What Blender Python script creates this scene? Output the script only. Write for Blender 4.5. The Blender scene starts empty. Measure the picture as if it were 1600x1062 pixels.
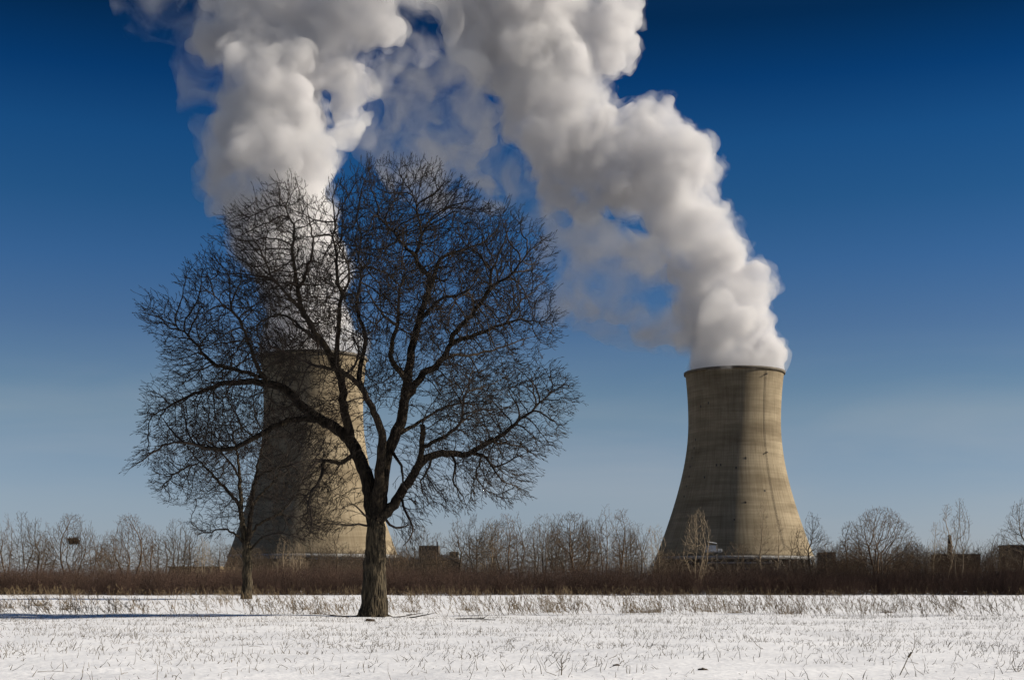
import bpy, bmesh, math, random
import numpy as np
from mathutils import Vector, Matrix, noise

R = math.radians
C = bpy.context.scene.collection
scene = bpy.context.scene

# ------------------------------------------------------------------ camera
FPX = 2222.0                 # focal length in photo pixels (1600 wide, 50 mm)
CAM_H = 1.6
HZ = 905.0                   # photo row of the horizon
cam_d = bpy.data.cameras.new('camera')
cam_d.sensor_width = 36.0
cam_d.lens = FPX / 1600 * 36.0
cam_d.shift_y = (HZ - 531.0) / 1600
cam_d.clip_start = 0.5
cam_d.clip_end = 20000
cam = bpy.data.objects.new('camera', cam_d)
C.objects.link(cam)
cam.location = (0, 0, CAM_H)
cam.rotation_euler = (R(90), 0, 0)
scene.camera = cam

# ------------------------------------------------------------------ sky and sun
SUN_AZ = 0.0                 # degrees beyond straight right
SUN_EL = 25.0
wd = bpy.data.worlds.new('World')
scene.world = wd
wd.use_nodes = True
wt = wd.node_tree
bg = wt.nodes['Background']
sky = wt.nodes.new('ShaderNodeTexSky')
sky.sky_type = 'NISHITA'
sky.sun_disc = False
sky.sun_elevation = R(SUN_EL)
sky.sun_rotation = R(90 - SUN_AZ)
sky.altitude = 300
sky.air_density = 1.0
sky.dust_density = 0.3
sky.ozone_density = 3.0
# a deep, polarised winter blue: the sky is deepened towards the zenith
tc = wt.nodes.new('ShaderNodeTexCoord')
sp = wt.nodes.new('ShaderNodeSeparateXYZ')
wt.links.new(tc.outputs['Generated'], sp.inputs[0])
rmp = wt.nodes.new('ShaderNodeValToRGB')
el = rmp.color_ramp.elements
wt.links.new(sp.outputs['Z'], rmp.inputs[0])
SKY_STOPS = [(0.0, (0.42, 0.46, 0.66)),
             (0.028, (0.436, 0.471, 0.663)),
             (0.054, (0.465, 0.472, 0.60)),
             (0.089, (0.440, 0.450, 0.53)),
             (0.114, (0.450, 0.455, 0.49)),
             (0.131, (0.361, 0.409, 0.463)),
             (0.173, (0.253, 0.332, 0.441)),
             (0.214, (0.157, 0.291, 0.438)),
             (0.254, (0.085, 0.245, 0.391)),
             (0.292, (0.048, 0.212, 0.376)),
             (0.329, (0.014, 0.136, 0.288)),
             (0.365, (0.008, 0.082, 0.165)),
             (0.6, (0.15, 0.21, 0.27)), (1.0, (0.38, 0.41, 0.44))]
while len(el) < len(SKY_STOPS):
    el.new(0.5)
for e, (p, c) in zip(el, SKY_STOPS):
    e.position = p
    e.color = (*c, 1)
mul = wt.nodes.new('ShaderNodeMix')
mul.data_type = 'RGBA'
mul.blend_type = 'MULTIPLY'
mul.inputs['Factor'].default_value = 1
wt.links.new(sky.outputs[0], mul.inputs['A'])
wt.links.new(rmp.outputs[0], mul.inputs['B'])
mpw = wt.nodes.new('ShaderNodeMapping')
mpw.inputs['Scale'].default_value = (2.6, 2.6, 15)
mpw.inputs['Rotation'].default_value = (0.05, 0.07, 0)
wt.links.new(tc.outputs['Generated'], mpw.inputs[0])
cn = wt.nodes.new('ShaderNodeTexNoise')
cn.inputs['Scale'].default_value = 1.3
cn.inputs['Detail'].default_value = 6
cn.inputs['Distortion'].default_value = 0.5
wt.links.new(mpw.outputs[0], cn.inputs['Vector'])
cr = wt.nodes.new('ShaderNodeMapRange')
cr.inputs['From Min'].default_value = 0.42
cr.inputs['From Max'].default_value = 0.74
cr.inputs['To Max'].default_value = 0.28
wt.links.new(cn.outputs['Fac'], cr.inputs['Value'])
zr = wt.nodes.new('ShaderNodeMapRange')          # only low in the sky
zr.inputs['From Min'].default_value = 0.17
zr.inputs['From Max'].default_value = 0.09
wt.links.new(sp.outputs['Z'], zr.inputs['Value'])
cm = wt.nodes.new('ShaderNodeMath')
cm.operation = 'MULTIPLY'
wt.links.new(cr.outputs[0], cm.inputs[0])
wt.links.new(zr.outputs[0], cm.inputs[1])
mx = wt.nodes.new('ShaderNodeMix')
mx.data_type = 'RGBA'
mx.inputs['B'].default_value = (3.0, 3.15, 3.3, 1)
wt.links.new(cm.outputs[0], mx.inputs['Factor'])
wt.links.new(mul.outputs['Result'], mx.inputs['A'])
wt.links.new(mx.outputs['Result'], bg.inputs['Color'])
bg.inputs['Strength'].default_value = 0.1

sun_d = bpy.data.lights.new('sun', 'SUN')
sun_d.energy = 5.0
sun_d.angle = R(0.5)
sun_d.color = (1.0, 0.90, 0.76)
sun = bpy.data.objects.new('sun', sun_d)
C.objects.link(sun)
sdir = Vector((math.cos(R(SUN_EL)) * math.cos(R(SUN_AZ)), math.cos(R(SUN_EL)) * math.sin(R(SUN_AZ)), math.sin(R(SUN_EL))))
sun.rotation_euler = sdir.to_track_quat('Z', 'Y').to_euler()

scene.view_settings.view_transform = 'Standard'
scene.view_settings.look = 'None'
scene.view_settings.exposure = 0.5
scene.view_settings.gamma = 1.0
scene.cycles.max_bounces = 14
scene.cycles.diffuse_bounces = 3
scene.cycles.glossy_bounces = 1
scene.cycles.volume_bounces = 10
scene.cycles.transparent_max_bounces = 24
scene.cycles.use_denoising = True
scene.cycles.use_adaptive_sampling = True
scene.cycles.adaptive_threshold = 0.02

# ------------------------------------------------------------------ helpers
rng = np.random.default_rng(7)
rnd = random.Random(7)


def at(px, py, D):
    """photo pixel + distance -> world point"""
    return ((px - 800) / FPX * D, D, CAM_H + (HZ - py) / FPX * D)


def tag(o, label=None, cat=None, group=None, kind=None):
    if label: o['label'] = label
    if cat: o['category'] = cat
    if group: o['group'] = group
    if kind: o['kind'] = kind
    return o


def empty(name, loc, label, cat, group=None):
    o = bpy.data.objects.new(name, None)
    o.empty_display_size = 0.5
    C.objects.link(o)
    o.location = loc
    return tag(o, label, cat, group)


def link_mesh(name, me, mat=None, parent=None, smooth=True):
    if mat: me.materials.append(mat)
    if smooth:
        me.polygons.foreach_set('use_smooth', np.ones(len(me.polygons), bool))
    o = bpy.data.objects.new(name, me)
    C.objects.link(o)
    if parent: o.parent = parent
    return o


def np_mesh(name, verts, faces):
    """verts (N,3), faces (M,k) of one size k"""
    verts = np.asarray(verts, np.float32)
    faces = np.asarray(faces, np.int32)
    me = bpy.data.meshes.new(name)
    k = faces.shape[1]
    me.vertices.add(len(verts))
    me.vertices.foreach_set('co', verts.ravel())
    me.loops.add(faces.size)
    me.loops.foreach_set('vertex_index', faces.ravel())
    me.polygons.add(len(faces))
    me.polygons.foreach_set('loop_start', np.arange(0, faces.size, k, dtype=np.int32))
    me.polygons.foreach_set('loop_total', np.full(len(faces), k, np.int32))
    me.update()
    me.validate()
    return me


def material(name):
    m = bpy.data.materials.new(name)
    m.use_nodes = True
    return m, m.node_tree, m.node_tree.nodes, m.node_tree.links


def steam_mat(name, density, color, size, lo, hi, floor, detail=4.0, aniso=0.0):
    """water vapour: density varies with a turbulent noise of the given size in metres"""
    m, nt, nd, ln = material(name)
    nd.remove(nd['Principled BSDF'])
    tcn = nd.new('ShaderNodeTexCoord')
    nz = nd.new('ShaderNodeTexNoise')
    nz.inputs['Scale'].default_value = 1.0 / size
    nz.inputs['Detail'].default_value = detail
    nz.inputs['Roughness'].default_value = 0.55
    nz.inputs['Distortion'].default_value = 0.6
    mr = nd.new('ShaderNodeMapRange')
    mr.inputs['From Min'].default_value = lo
    mr.inputs['From Max'].default_value = hi
    mr.inputs['To Min'].default_value = density * floor
    mr.inputs['To Max'].default_value = density
    v = nd.new('ShaderNodeVolumePrincipled')
    v.inputs['Color'].default_value = (*color, 1)
    v.inputs['Anisotropy'].default_value = aniso
    ln.new(tcn.outputs['Object'], nz.inputs['Vector'])
    ln.new(nz.outputs['Fac'], mr.inputs['Value'])
    ln.new(mr.outputs['Result'], v.inputs['Density'])
    ln.new(v.outputs[0], nd['Material Output'].inputs['Volume'])
    tr = nd.new('ShaderNodeBsdfTransparent')
    wh = nd.new('ShaderNodeRGB'); wh.outputs[0].default_value = (1, 1, 1, 1)
    ln.new(wh.outputs[0], tr.inputs['Color'])
    ln.new(tr.outputs[0], nd['Material Output'].inputs['Surface'])
    m.cycles.volume_step_rate = 0.15
    return m

def N(nd, typ, **kw):
    n = nd.new(typ)
    for k, v in kw.items():
        setattr(n, k, v)
    return n


def principled(name, color, rough=0.9, spec=0.2):
    m, nt, nd, ln = material(name)
    b = nd['Principled BSDF']
    b.inputs['Base Color'].default_value = (*color, 1)
    b.inputs['Roughness'].default_value = rough
    b.inputs['Specular IOR Level'].default_value = spec
    return m, nd, ln, b


def noise_col(nd, ln, vec, scale, c0, c1, lo=0.35, hi=0.65, detail=5, rough=0.6):
    n = N(nd, 'ShaderNodeTexNoise')
    n.inputs['Scale'].default_value = scale
    n.inputs['Detail'].default_value = detail
    n.inputs['Roughness'].default_value = rough
    if vec is not None: ln.new(vec, n.inputs['Vector'])
    r = N(nd, 'ShaderNodeValToRGB')
    r.color_ramp.elements[0].position = lo; r.color_ramp.elements[0].color = (*c0, 1)
    r.color_ramp.elements[1].position = hi; r.color_ramp.elements[1].color = (*c1, 1)
    ln.new(n.outputs['Fac'], r.inputs[0])
    return r.outputs[0], n.outputs['Fac']


def mult(nd, ln, a, b, fac=1.0):
    m = N(nd, 'ShaderNodeMix', data_type='RGBA', blend_type='MULTIPLY')
    m.inputs['Factor'].default_value = fac
    ln.new(a, m.inputs['A']); ln.new(b, m.inputs['B'])
    return m.outputs['Result']


def mottled(name, c0, c1, scale, rough=0.9, bump=0.0, bscale=None, bdist=0.1, spec=0.2):
    """two tones of one material mixed by noise in object space"""
    m, nd, ln, b = principled(name, c0, rough, spec)
    t = N(nd, 'ShaderNodeTexCoord')
    c, f = noise_col(nd, ln, t.outputs['Object'], scale, c0, c1)
    ln.new(c, b.inputs['Base Color'])
    if bump:
        n = N(nd, 'ShaderNodeTexNoise')
        n.inputs['Scale'].default_value = bscale or scale * 6
        n.inputs['Detail'].default_value = 4
        ln.new(t.outputs['Object'], n.inputs['Vector'])
        bp = N(nd, 'ShaderNodeBump')
        bp.inputs['Strength'].default_value = bump
        bp.inputs['Distance'].default_value = bdist
        ln.new(n.outputs['Fac'], bp.inputs['Height'])
        ln.new(bp.outputs[0], b.inputs['Normal'])
    return m


def box(bm, x0, x1, y0, y1, z0, z1):
    v = [bm.verts.new(p) for p in ((x0, y0, z0), (x1, y0, z0), (x1, y1, z0), (x0, y1, z0),
                                   (x0, y0, z1), (x1, y0, z1), (x1, y1, z1), (x0, y1, z1))]
    for f in ((0, 3, 2, 1), (4, 5, 6, 7), (0, 1, 5, 4), (1, 2, 6, 5), (2, 3, 7, 6), (3, 0, 4, 7)):
        bm.faces.new([v[i] for i in f])


def bar(bm, a, b, r, sides=6):
    a = Vector(a); b = Vector(b)
    d = (b - a).normalized()
    u = d.cross(Vector((0.21, 0.37, 0.9))).normalized()
    w = d.cross(u)
    ra, rb = (r, r) if not isinstance(r, tuple) else r
    A = [bm.verts.new(a + (u * math.cos(2 * math.pi * i / sides) + w * math.sin(2 * math.pi * i / sides)) * ra) for i in range(sides)]
    B = [bm.verts.new(b + (u * math.cos(2 * math.pi * i / sides) + w * math.sin(2 * math.pi * i / sides)) * rb) for i in range(sides)]
    for i in range(sides):
        j = (i + 1) % sides
        bm.faces.new((A[i], A[j], B[j], B[i]))
    bm.faces.new(A[::-1]); bm.faces.new(B)


def bm_obj(name, bm, mat, parent=None, smooth=False):
    me = bpy.data.meshes.new(name)
    bmesh.ops.recalc_face_normals(bm, faces=bm.faces)
    bm.to_mesh(me); bm.free()
    return link_mesh(name, me, mat, parent, smooth)


def ground_z(x, y):
    """snow surface height (vectorised)"""
    x = np.asarray(x, float); y = np.asarray(y, float)
    z = 0.045 * np.sin(x * .31 + y * .17 + 1.0) * np.sin(y * .23 - x * .05)
    z = z + 0.024 * np.sin(x * 1.13 + 2 * np.sin(y * .61)) * np.sin(y * .93 + np.sin(x * .4))
    z = z + 0.010 * np.sin(x * 2.9 + 1.7 * np.sin(y * 1.3 + x * .3)) * np.sin(y * 2.3 + 1.5 * np.sin(x * .9))
    # old plough ridges and the low bank where the field ends
    wob = .6 * np.sin(x * .07) + .25 * np.sin(x * .31 + 1)
    z = z + 0.05 * np.exp(-((y - 64.2 - wob) / .9) ** 2) - 0.04 * np.exp(-((y - 61.6 - wob) / .7) ** 2)
    z = z + 0.06 * np.exp(-((y - 52.5 - wob * 1.5) / .6) ** 2) * (0.5 - 0.5 * np.tanh((x + 3) / 4))
    z = z + 0.05 * np.exp(-((y - 118 - wob) / 2) ** 2)
    fade = 1 / (1 + np.exp((y - 170) / 6))
    return z * fade


def build_ground():
    m, nd, ln, b = principled('snow', (0.8, 0.81, 0.83), 0.75, 0.25)
    t = N(nd, 'ShaderNodeTexCoord')
    c1, _ = noise_col(nd, ln, t.outputs['Object'], 0.35, (0.74, 0.755, 0.78), (0.83, 0.845, 0.87), .3, .55)
    # thin places where the soil shows through the snow
    mp = N(nd, 'ShaderNodeMapping'); mp.inputs['Scale'].default_value = (1.6, 0.7, 1)
    ln.new(t.outputs['Object'], mp.inputs[0])
    c2, _ = noise_col(nd, ln, mp.outputs[0], 2.2, (1, 1, 1), (0.45, 0.38, 0.30), .66, .80, 6, .7)
    ln.new(mult(nd, ln, c1, c2, 0.8), b.inputs['Base Color'])
    n = N(nd, 'ShaderNodeTexNoise'); n.inputs['Scale'].default_value = 5; n.inputs['Detail'].default_value = 6
    ln.new(t.outputs['Object'], n.inputs['Vector'])
    bp = N(nd, 'ShaderNodeBump'); bp.inputs['Strength'].default_value = 0.55; bp.inputs['Distance'].default_value = 0.05
    ln.new(n.outputs['Fac'], bp.inputs['Height']); ln.new(bp.outputs[0], b.inputs['Normal'])
    ys = np.concatenate([[-400, -100, 0, 12], np.arange(18, 72, .22), np.arange(72, 180, .9), [190, 220, 300, 500, 900, 1600, 3000, 6000]])
    xs = np.concatenate([[-6000, -2500, -1200, -500, -200, -100], np.arange(-75, -32, 1.5), np.arange(-32, 32, .25), np.arange(32, 76, 1.5), [100, 200, 500, 1200, 2500, 6000]])
    X, Y = np.meshgrid(xs, ys)
    Z = ground_z(X, Y)
    V = np.stack([X, Y, Z], -1).reshape(-1, 3)
    nx, ny = len(xs), len(ys)
    a = (np.arange(ny - 1)[:, None] * nx + np.arange(nx - 1)[None]).ravel()
    F = np.stack([a, a + 1, a + nx + 1, a + nx], -1)
    o = link_mesh('ground', np_mesh('ground', V, F), m)
    tag(o, kind='structure')


# ------------------------------------------------------------------ cooling towers
MPX = 0.3695                 # metres per photo pixel at the right tower


def shell_r(z):
    """outer radius (m) of the shell at height z"""
    y = HZ - (z - CAM_H) / MPX
    b = 152.0 if y > 660 else 207.0
    return 71.5 * MPX * math.sqrt(1 + ((y - 660) / b) ** 2)


def tower_mat():
    m, nd, ln, b = principled('weathered_concrete', (0.3, 0.26, 0.19), 0.95, 0.1)
    t = N(nd, 'ShaderNodeTexCoord')
    s = N(nd, 'ShaderNodeSeparateXYZ'); ln.new(t.outputs['Object'], s.inputs[0])
    a = N(nd, 'ShaderNodeMath', operation='ARCTAN2'); ln.new(s.outputs['Y'], a.inputs[0]); ln.new(s.outputs['X'], a.inputs[1])

    def vec(ka, kz):
        c = N(nd, 'ShaderNodeCombineXYZ')
        q = N(nd, 'ShaderNodeMath', operation='MULTIPLY'); q.inputs[1].default_value = ka; ln.new(a.outputs[0], q.inputs[0])
        w = N(nd, 'ShaderNodeMath', operation='MULTIPLY'); w.inputs[1].default_value = kz; ln.new(s.outputs['Z'], w.inputs[0])
        ln.new(q.outputs[0], c.inputs[0]); ln.new(w.outputs[0], c.inputs[1])
        return c.outputs[0]
    base, _ = noise_col(nd, ln, vec(3, .05), 1.0, (0.26, 0.215, 0.145), (0.35, 0.295, 0.205), .3, .7)
    lifts, lf = noise_col(nd, ln, vec(.7, .42), 1.0, (0.70, 0.69, 0.68), (1, 1, 1), .36, .6, 3, .7)     # pour bands
    lifts2, _ = noise_col(nd, ln, vec(.35, .10), 1.0, (0.60, 0.58, 0.56), (1, 1, 1), .34, .58, 4, .7)
    streak, _ = noise_col(nd, ln, vec(34, .045), 1.0, (0.68, 0.66, 0.64), (1, 1, 1), .34, .56, 4, .65)  # runs of dirt
    spots, _ = noise_col(nd, ln, vec(14, .30), 1.0, (1, 1, 1), (0.5, 0.48, 0.46), .62, .76, 6, .7)
    c = mult(nd, ln, base, lifts, .5)
    c = mult(nd, ln, c, lifts2, .9)
    c = mult(nd, ln, c, streak, .75)
    c = mult(nd, ln, c, spots, .7)
    # fine shuttering lines
    wv = N(nd, 'ShaderNodeTexWave', wave_type='BANDS', bands_direction='Y')
    wv.inputs['Scale'].default_value = 0.2; wv.inputs['Distortion'].default_value = 0.4
    ln.new(vec(2, 1), wv.inputs['Vector'])
    r = N(nd, 'ShaderNodeMapRange'); r.inputs['To Min'].default_value = .86; r.inputs['To Max'].default_value = 1.0
    ln.new(wv.outputs['Fac'], r.inputs['Value'])
    cc = N(nd, 'ShaderNodeCombineColor')
    for k in range(3): ln.new(r.outputs[0], cc.inputs[k])
    c = mult(nd, ln, c, cc.outputs[0], .4)
    ln.new(c, b.inputs['Base Color'])
    return m


def lathe(name, prof, mat, parent, seg=192, closed=False):
    prof = np.array(prof, float)
    th = np.linspace(0, 2 * math.pi, seg, endpoint=False)
    V = np.stack([prof[:, 0][:, None] * np.cos(th), prof[:, 0][:, None] * np.sin(th), np.repeat(prof[:, 1][:, None], seg, 1)], -1).reshape(-1, 3)
    n = len(prof)
    F = []
    for i in range(n if closed else n - 1):
        i2 = (i + 1) % n
        a = i * seg + np.arange(seg); b_ = i * seg + (np.arange(seg) + 1) % seg
        c = i2 * seg + (np.arange(seg) + 1) % seg; d = i2 * seg + np.arange(seg)
        F.append(np.stack([a, b_, c, d], -1))
    return link_mesh(name, np_mesh(name, V, np.concatenate(F)), mat, parent)


def build_tower(px, D, label, ladder_az, marks):
    m = M['tower']
    x = (px - 800) / FPX * D
    root = empty('cooling_tower', (x, D, 0), label, 'cooling tower', 'cooling towers of the power plant')
    ztop, zbot = (Z_R if D == D_R else Z_L), 14.6
    zs = np.linspace(zbot, ztop - 1.2, 80)
    outer = [(shell_r(z), z) for z in zs]
    rt = shell_r(ztop)
    prof = outer + [(rt + .0, ztop - 1.1), (rt - 1.0, ztop - 1.1)] + [(shell_r(z) - 1.0, z) for z in zs[::-1]]
    lathe('shell', prof, m, root, closed=True)
    lathe('rim', [(rt - .9, ztop - 1.2), (rt + .75, ztop - 1.2), (rt + .85, ztop + .1), (rt - .9, ztop + .1)], M['dark_concrete'], root, closed=True)
    rb = shell_r(zbot)
    lathe('ring_beam', [(rb - 1.6, zbot - 1.7), (rb + .7, zbot - 1.7), (rb + .5, zbot + .2), (rb - 1.6, zbot + .2)], M['pale_concrete'], root, closed=True)
    bm = bmesh.new()
    for k in range(44):                                     # slanted legs that carry the shell
        a0 = 2 * math.pi * k / 44
        for s_ in (-1, 1):
            a1 = a0 + s_ * math.pi / 44
            bar(bm, ((rb + 4) * math.cos(a1), (rb + 4) * math.sin(a1), 0), ((rb - .5) * math.cos(a0), (rb - .5) * math.sin(a0), zbot - 1.4), .55, 6)
    bm_obj('support_columns', bm, M['dark_concrete'], root)
    lathe('basin_wall', [(rb + 5.6, -.3), (rb + 5.6, 2.4), (rb + 5.0, 2.4), (rb + 5.0, -.3)], M['dark_concrete'], root, closed=True)
    drum = []                                               # louvred fill behind the legs
    for i in range(9):
        z = 1.0 + i * 1.3
        drum += [(rb - 3.2, z), (rb - 2.4, z + .35), (rb - 3.2, z + .75)]
    lathe('louvres', [(rb - 3.2, 0)] + drum + [(rb - 3.2, zbot - 1.0)], M['louvre'], root)
    # caged ladder from the base to the rim
    bm = bmesh.new()
    zl = np.linspace(18, ztop - 2, 70)
    for (z0, z1) in zip(zl[:-1], zl[1:]):
        for da in (-.006, .006):
            p = [((shell_r(z) + .35) * math.cos(ladder_az + da), (shell_r(z) + .35) * math.sin(ladder_az + da), z) for z in (z0, z1)]
            bar(bm, p[0], p[1], .05, 4)
        z = z0
        bar(bm, ((shell_r(z) + .35) * math.cos(ladder_az - .006), (shell_r(z) + .35) * math.sin(ladder_az - .006), z),
            ((shell_r(z) + .35) * math.cos(ladder_az + .006), (shell_r(z) + .35) * math.sin(ladder_az + .006), z), .09, 4)
    for z in (ztop - 4, ztop - 48):                           # rest platforms
        r = shell_r(z)
        bar(bm, (r * math.cos(ladder_az), r * math.sin(ladder_az), z), ((r + 1.4) * math.cos(ladder_az), (r + 1.4) * math.sin(ladder_az), z), .35, 4)
        if z > ztop - 20: bar(bm, ((r + .8) * math.cos(ladder_az - .06), (r + .8) * math.sin(ladder_az - .06), z - .8), ((r + .8) * math.cos(ladder_az + .03), (r + .8) * math.sin(ladder_az + .03), z + .3), .22, 4)
    bm_obj('ladder', bm, M['dark_steel'], root)
    for (mx, my) in marks:                                  # small service openings in the shell
        z = CAM_H + (HZ - my) * MPX
        r = shell_r(z)
        s_ = max(-.98, min(.98, (mx * MPX) / r))
        az = -math.pi / 2 + math.asin(s_)
        bm = bmesh.new()
        box(bm, -.35, .12, -.4, .4, -.7, .7)
        h = bm_obj('hatch', bm, M['dark_steel'], root)
        h.location = (r * math.cos(az), r * math.sin(az), z)
        h.rotation_euler = (0, 0, az)
    return root


def build_towers():
    marks = [(-65, 690), (-67, 703), (-70, 718), (-73, 732), (-75, 747), (-79, 762), (-83, 778), (-38, 732), (-32, 732), (-10, 737), (5, 722),
             (-55, 750), (-16, 816), (2, 790), (-48, 636), (-58, 640), (33, 772)]
    build_tower(1147.5, D_R, 'tall concrete cooling tower standing clear of the big tree, ladder up its sunlit side', -math.pi / 2 + math.asin(.50), marks)
    build_tower(490, D_L, 'tall concrete cooling tower partly hidden behind the large and small bare trees', -math.pi / 2 + math.asin(-.30),
                [(-40, 640), (-44, 700), (20, 720), (-30, 770), (8, 690)])


# ------------------------------------------------------------------ plant buildings
def px_box(bm, x0, x1, y0, y1, D, depth, z0=None):
    """a box whose front stands at distance D and covers the photo columns x0..x1, rows y0 (top)..y1"""
    a = at(x0, y0, D); b = at(x1, y1, D)
    box(bm, a[0], b[0], D, D + depth, b[2] if z0 is None else z0, a[2])


def build_buildings():
    D = 640.0
    b0 = at(600, 905, D)
    r = empty('plant_building', (b0[0], D, 0), 'long dark low plant building with rooftop blocks beyond the large trunk', 'building')

    def part(name, mat, *boxes):
        bm = bmesh.new()
        for (x0, x1, y0, y1, dd, dep) in boxes:
            px_box(bm, x0, x1, y0, y1, D + dd, dep)
        o = bm_obj(name, bm, mat, r)
        o.location = (-b0[0], -D, 0)
        return o
    part('wall', M['dark_cladding'], (486, 717, 873, 907, 0, 40))
    part('roof_edge', M['grey_metal'], (485, 718, 871, 873.2, -.6, 41))
    part('roof_block', M['dark_cladding'], (654, 685, 852, 870.9, 6, 14))
    part('roof_hut', M['dark_cladding'], (702, 715.5, 861.5, 870.9, 4, 12))
    part('light_roof', M['pale_concrete'], (676, 701.5, 866.5, 870.9, 3, 10))
    part('chimney_pipe', M['grey_metal'], (682.5, 684.5, 846, 851.9, 10, 1))
    for k, x0 in enumerate((500, 524, 548, 600, 625, 648, 664, 690)):
        part('window', M['window_glass'], (x0, x0 + 12, 878, 884, -.25, .3))
    # mast in front of it
    bm = bmesh.new()
    a = at(637, 872, 560); g = at(637, 905, 560)
    bar(bm, (0, 0, 0), (0, 0, a[2]), (.3, .2), 8)
    bar(bm, (-1.1, 0, a[2] - .5), (1.1, 0, a[2] - .5), .14, 6)
    o = bm_obj('light_pole', bm, M['pale_concrete']); o.location = (g[0], 560, 0)
    tag(o, 'thin pale lamp pole before the long dark plant building', 'lamp pole')
    # low tan store on the left
    D2 = 330.0
    r2 = empty('storage_shed', (at(305, 905, D2)[0], D2, 0), 'low tan flat-roofed shed behind the hedge, left of the small tree', 'shed')
    bm = bmesh.new(); px_box(bm, 264, 343, 885.5, 908, D2, 18)
    o = bm_obj('wall', bm, M['tan_wall'], r2); o.location = -r2.location
    bm = bmesh.new(); px_box(bm, 263, 344, 884, 885.4, D2 - .4, 19)
    o = bm_obj('roof', bm, M['tan_roof'], r2); o.location = -r2.location
    # dark sheds at the foot of the left tower
    r3 = empty('pump_house', (at(425, 905, 660)[0], 660, 0), 'dark pump house at the foot of the half-hidden tower', 'building')
    bm = bmesh.new(); px_box(bm, 386, 452, 872, 908, 660, 25)
    o = bm_obj('wall', bm, M['dark_cladding'], r3); o.location = -r3.location
    bm = bmesh.new(); px_box(bm, 385, 453, 869.5, 871.9, 659.4, 26)
    o = bm_obj('roof', bm, M['grey_metal'], r3); o.location = -r3.location
    # stair platform before the right tower
    D4 = 690.0
    r4 = empty('stair_platform', (at(1116, 905, D4)[0], D4, 0), 'small white railed stair platform at the foot of the clear-standing tower', 'platform')
    s = D4 / FPX

    def loc(px, py, dy=0):
        return Vector(at(px, py, D4)) + Vector((0, dy, 0)) - r4.location
    for px in (1105, 1121):
        for dy in (0, 4):
            bm = bmesh.new(); bar(bm, loc(px, 906, dy), loc(px, 850, dy), .22, 6)
            bm_obj('post', bm, M['dark_steel'], r4)
    for py in (861, 875, 889):
        bm = bmesh.new()
        a = loc(1103, py); b = loc(1128, py); box(bm, a.x, b.x, -.4, 4.4, a.z - .22, a.z)
        bm_obj('deck', bm, M['white_steel' if py == 861 else 'dark_steel'], r4)
    bm = bmesh.new()
    for py in (857.4, 859.2):
        bar(bm, loc(1103, py), loc(1128, py), .13, 4)
    for px in (1103, 1108, 1113, 1118, 1123, 1128): bar(bm, loc(px, 861), loc(px, 857.4), .1, 4)
    bm_obj('railing', bm, M['white_steel'], r4)
    bm = bmesh.new()
    a = loc(1105, 857); b = loc(1119, 851.5); box(bm, a.x, b.x, .4, 3.6, a.z - 1.0, b.z)
    bm_obj('cabin', bm, M['white_steel'], r4)
    bm = bmesh.new(); bar(bm, loc(1106, 846), loc(1120, 848.5), .22, 4)
    bm_obj('canopy_bar', bm, M['white_steel'], r4)
    # sheds beside the right tower
    r5 = empty('valve_house', (at(1100, 905, 700)[0], 700, 0), 'dark low pipe hall along the foot of the clear-standing tower', 'building')
    bm = bmesh.new(); px_box(bm, 1110, 1208, 880, 908, 702, 12)
    o = bm_obj('wall', bm, M['dark_cladding'], r5); o.location = -r5.location
    bm = bmesh.new(); px_box(bm, 1109, 1209, 877, 879.9, 701.5, 13)
    o = bm_obj('roof', bm, M['grey_metal'], r5); o.location = -r5.location
    for (nm, x0, x1, y0, D6, lab, mat) in (
            ('switch_house', 1288, 1306, 861.5, 600, 'small dark block house just right of the clear-standing tower', 'dark_cladding'),
            ('office_block', 1318, 1350, 876, 560, 'low pale-topped block between clear-standing tower and round-crowned tree', 'pale_concrete'),
            ('workshop', 1470, 1532, 864.5, 590, 'low brown workshop at the foot of the brick chimney', 'brick'),
            ('storehouse', 1581, 1625, 850.5, 520, 'dark brick storehouse cut off by the right edge of the photo', 'brick')):
        rr = empty(nm, (at((x0 + x1) / 2, 905, D6)[0], D6, 0), lab, 'building')
        bm = bmesh.new(); px_box(bm, x0, x1, y0 + 1.2, 908, D6, 14)
        o = bm_obj('wall', bm, M[mat], rr); o.location = -rr.location
        bm = bmesh.new(); px_box(bm, x0 - .5, x1 + .5, y0, y0 + 1.15, D6 - .3, 14.6)
        o = bm_obj('roof', bm, M['grey_metal'], rr); o.location = -rr.location
        n = max(2, int((x1 - x0) / 9))
        for k in range(n):
            xx = x0 + (x1 - x0) * (k + .3) / n
            bm = bmesh.new(); px_box(bm, xx, xx + 3.4, y0 + 5, y0 + 9, D6 - .2, .3)
            o = bm_obj('window', bm, M['window_glass'], rr); o.location = -rr.location
    # brick chimney
    Dc = 580.0
    g = at(1484, 905, Dc); tz = at(1484, 835.5, Dc)[2]
    r7 = empty('brick_chimney', (g[0], Dc, 0), 'slim dark tapering brick chimney between pale tall saplings', 'chimney')
    lathe('shaft', [(1.35, -.2), (1.2, tz * .4), (.85, tz - 3), (.62, tz - 1.2), (.62, tz), (.4, tz), (.4, tz - 2)], M['brick'], r7, seg=20)
    lathe('collar', [(.80, tz - 1.7), (.80, tz - 1.3), (.6, tz - 1.25)], M['dark_steel'], r7, seg=20)


M = {}


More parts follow.
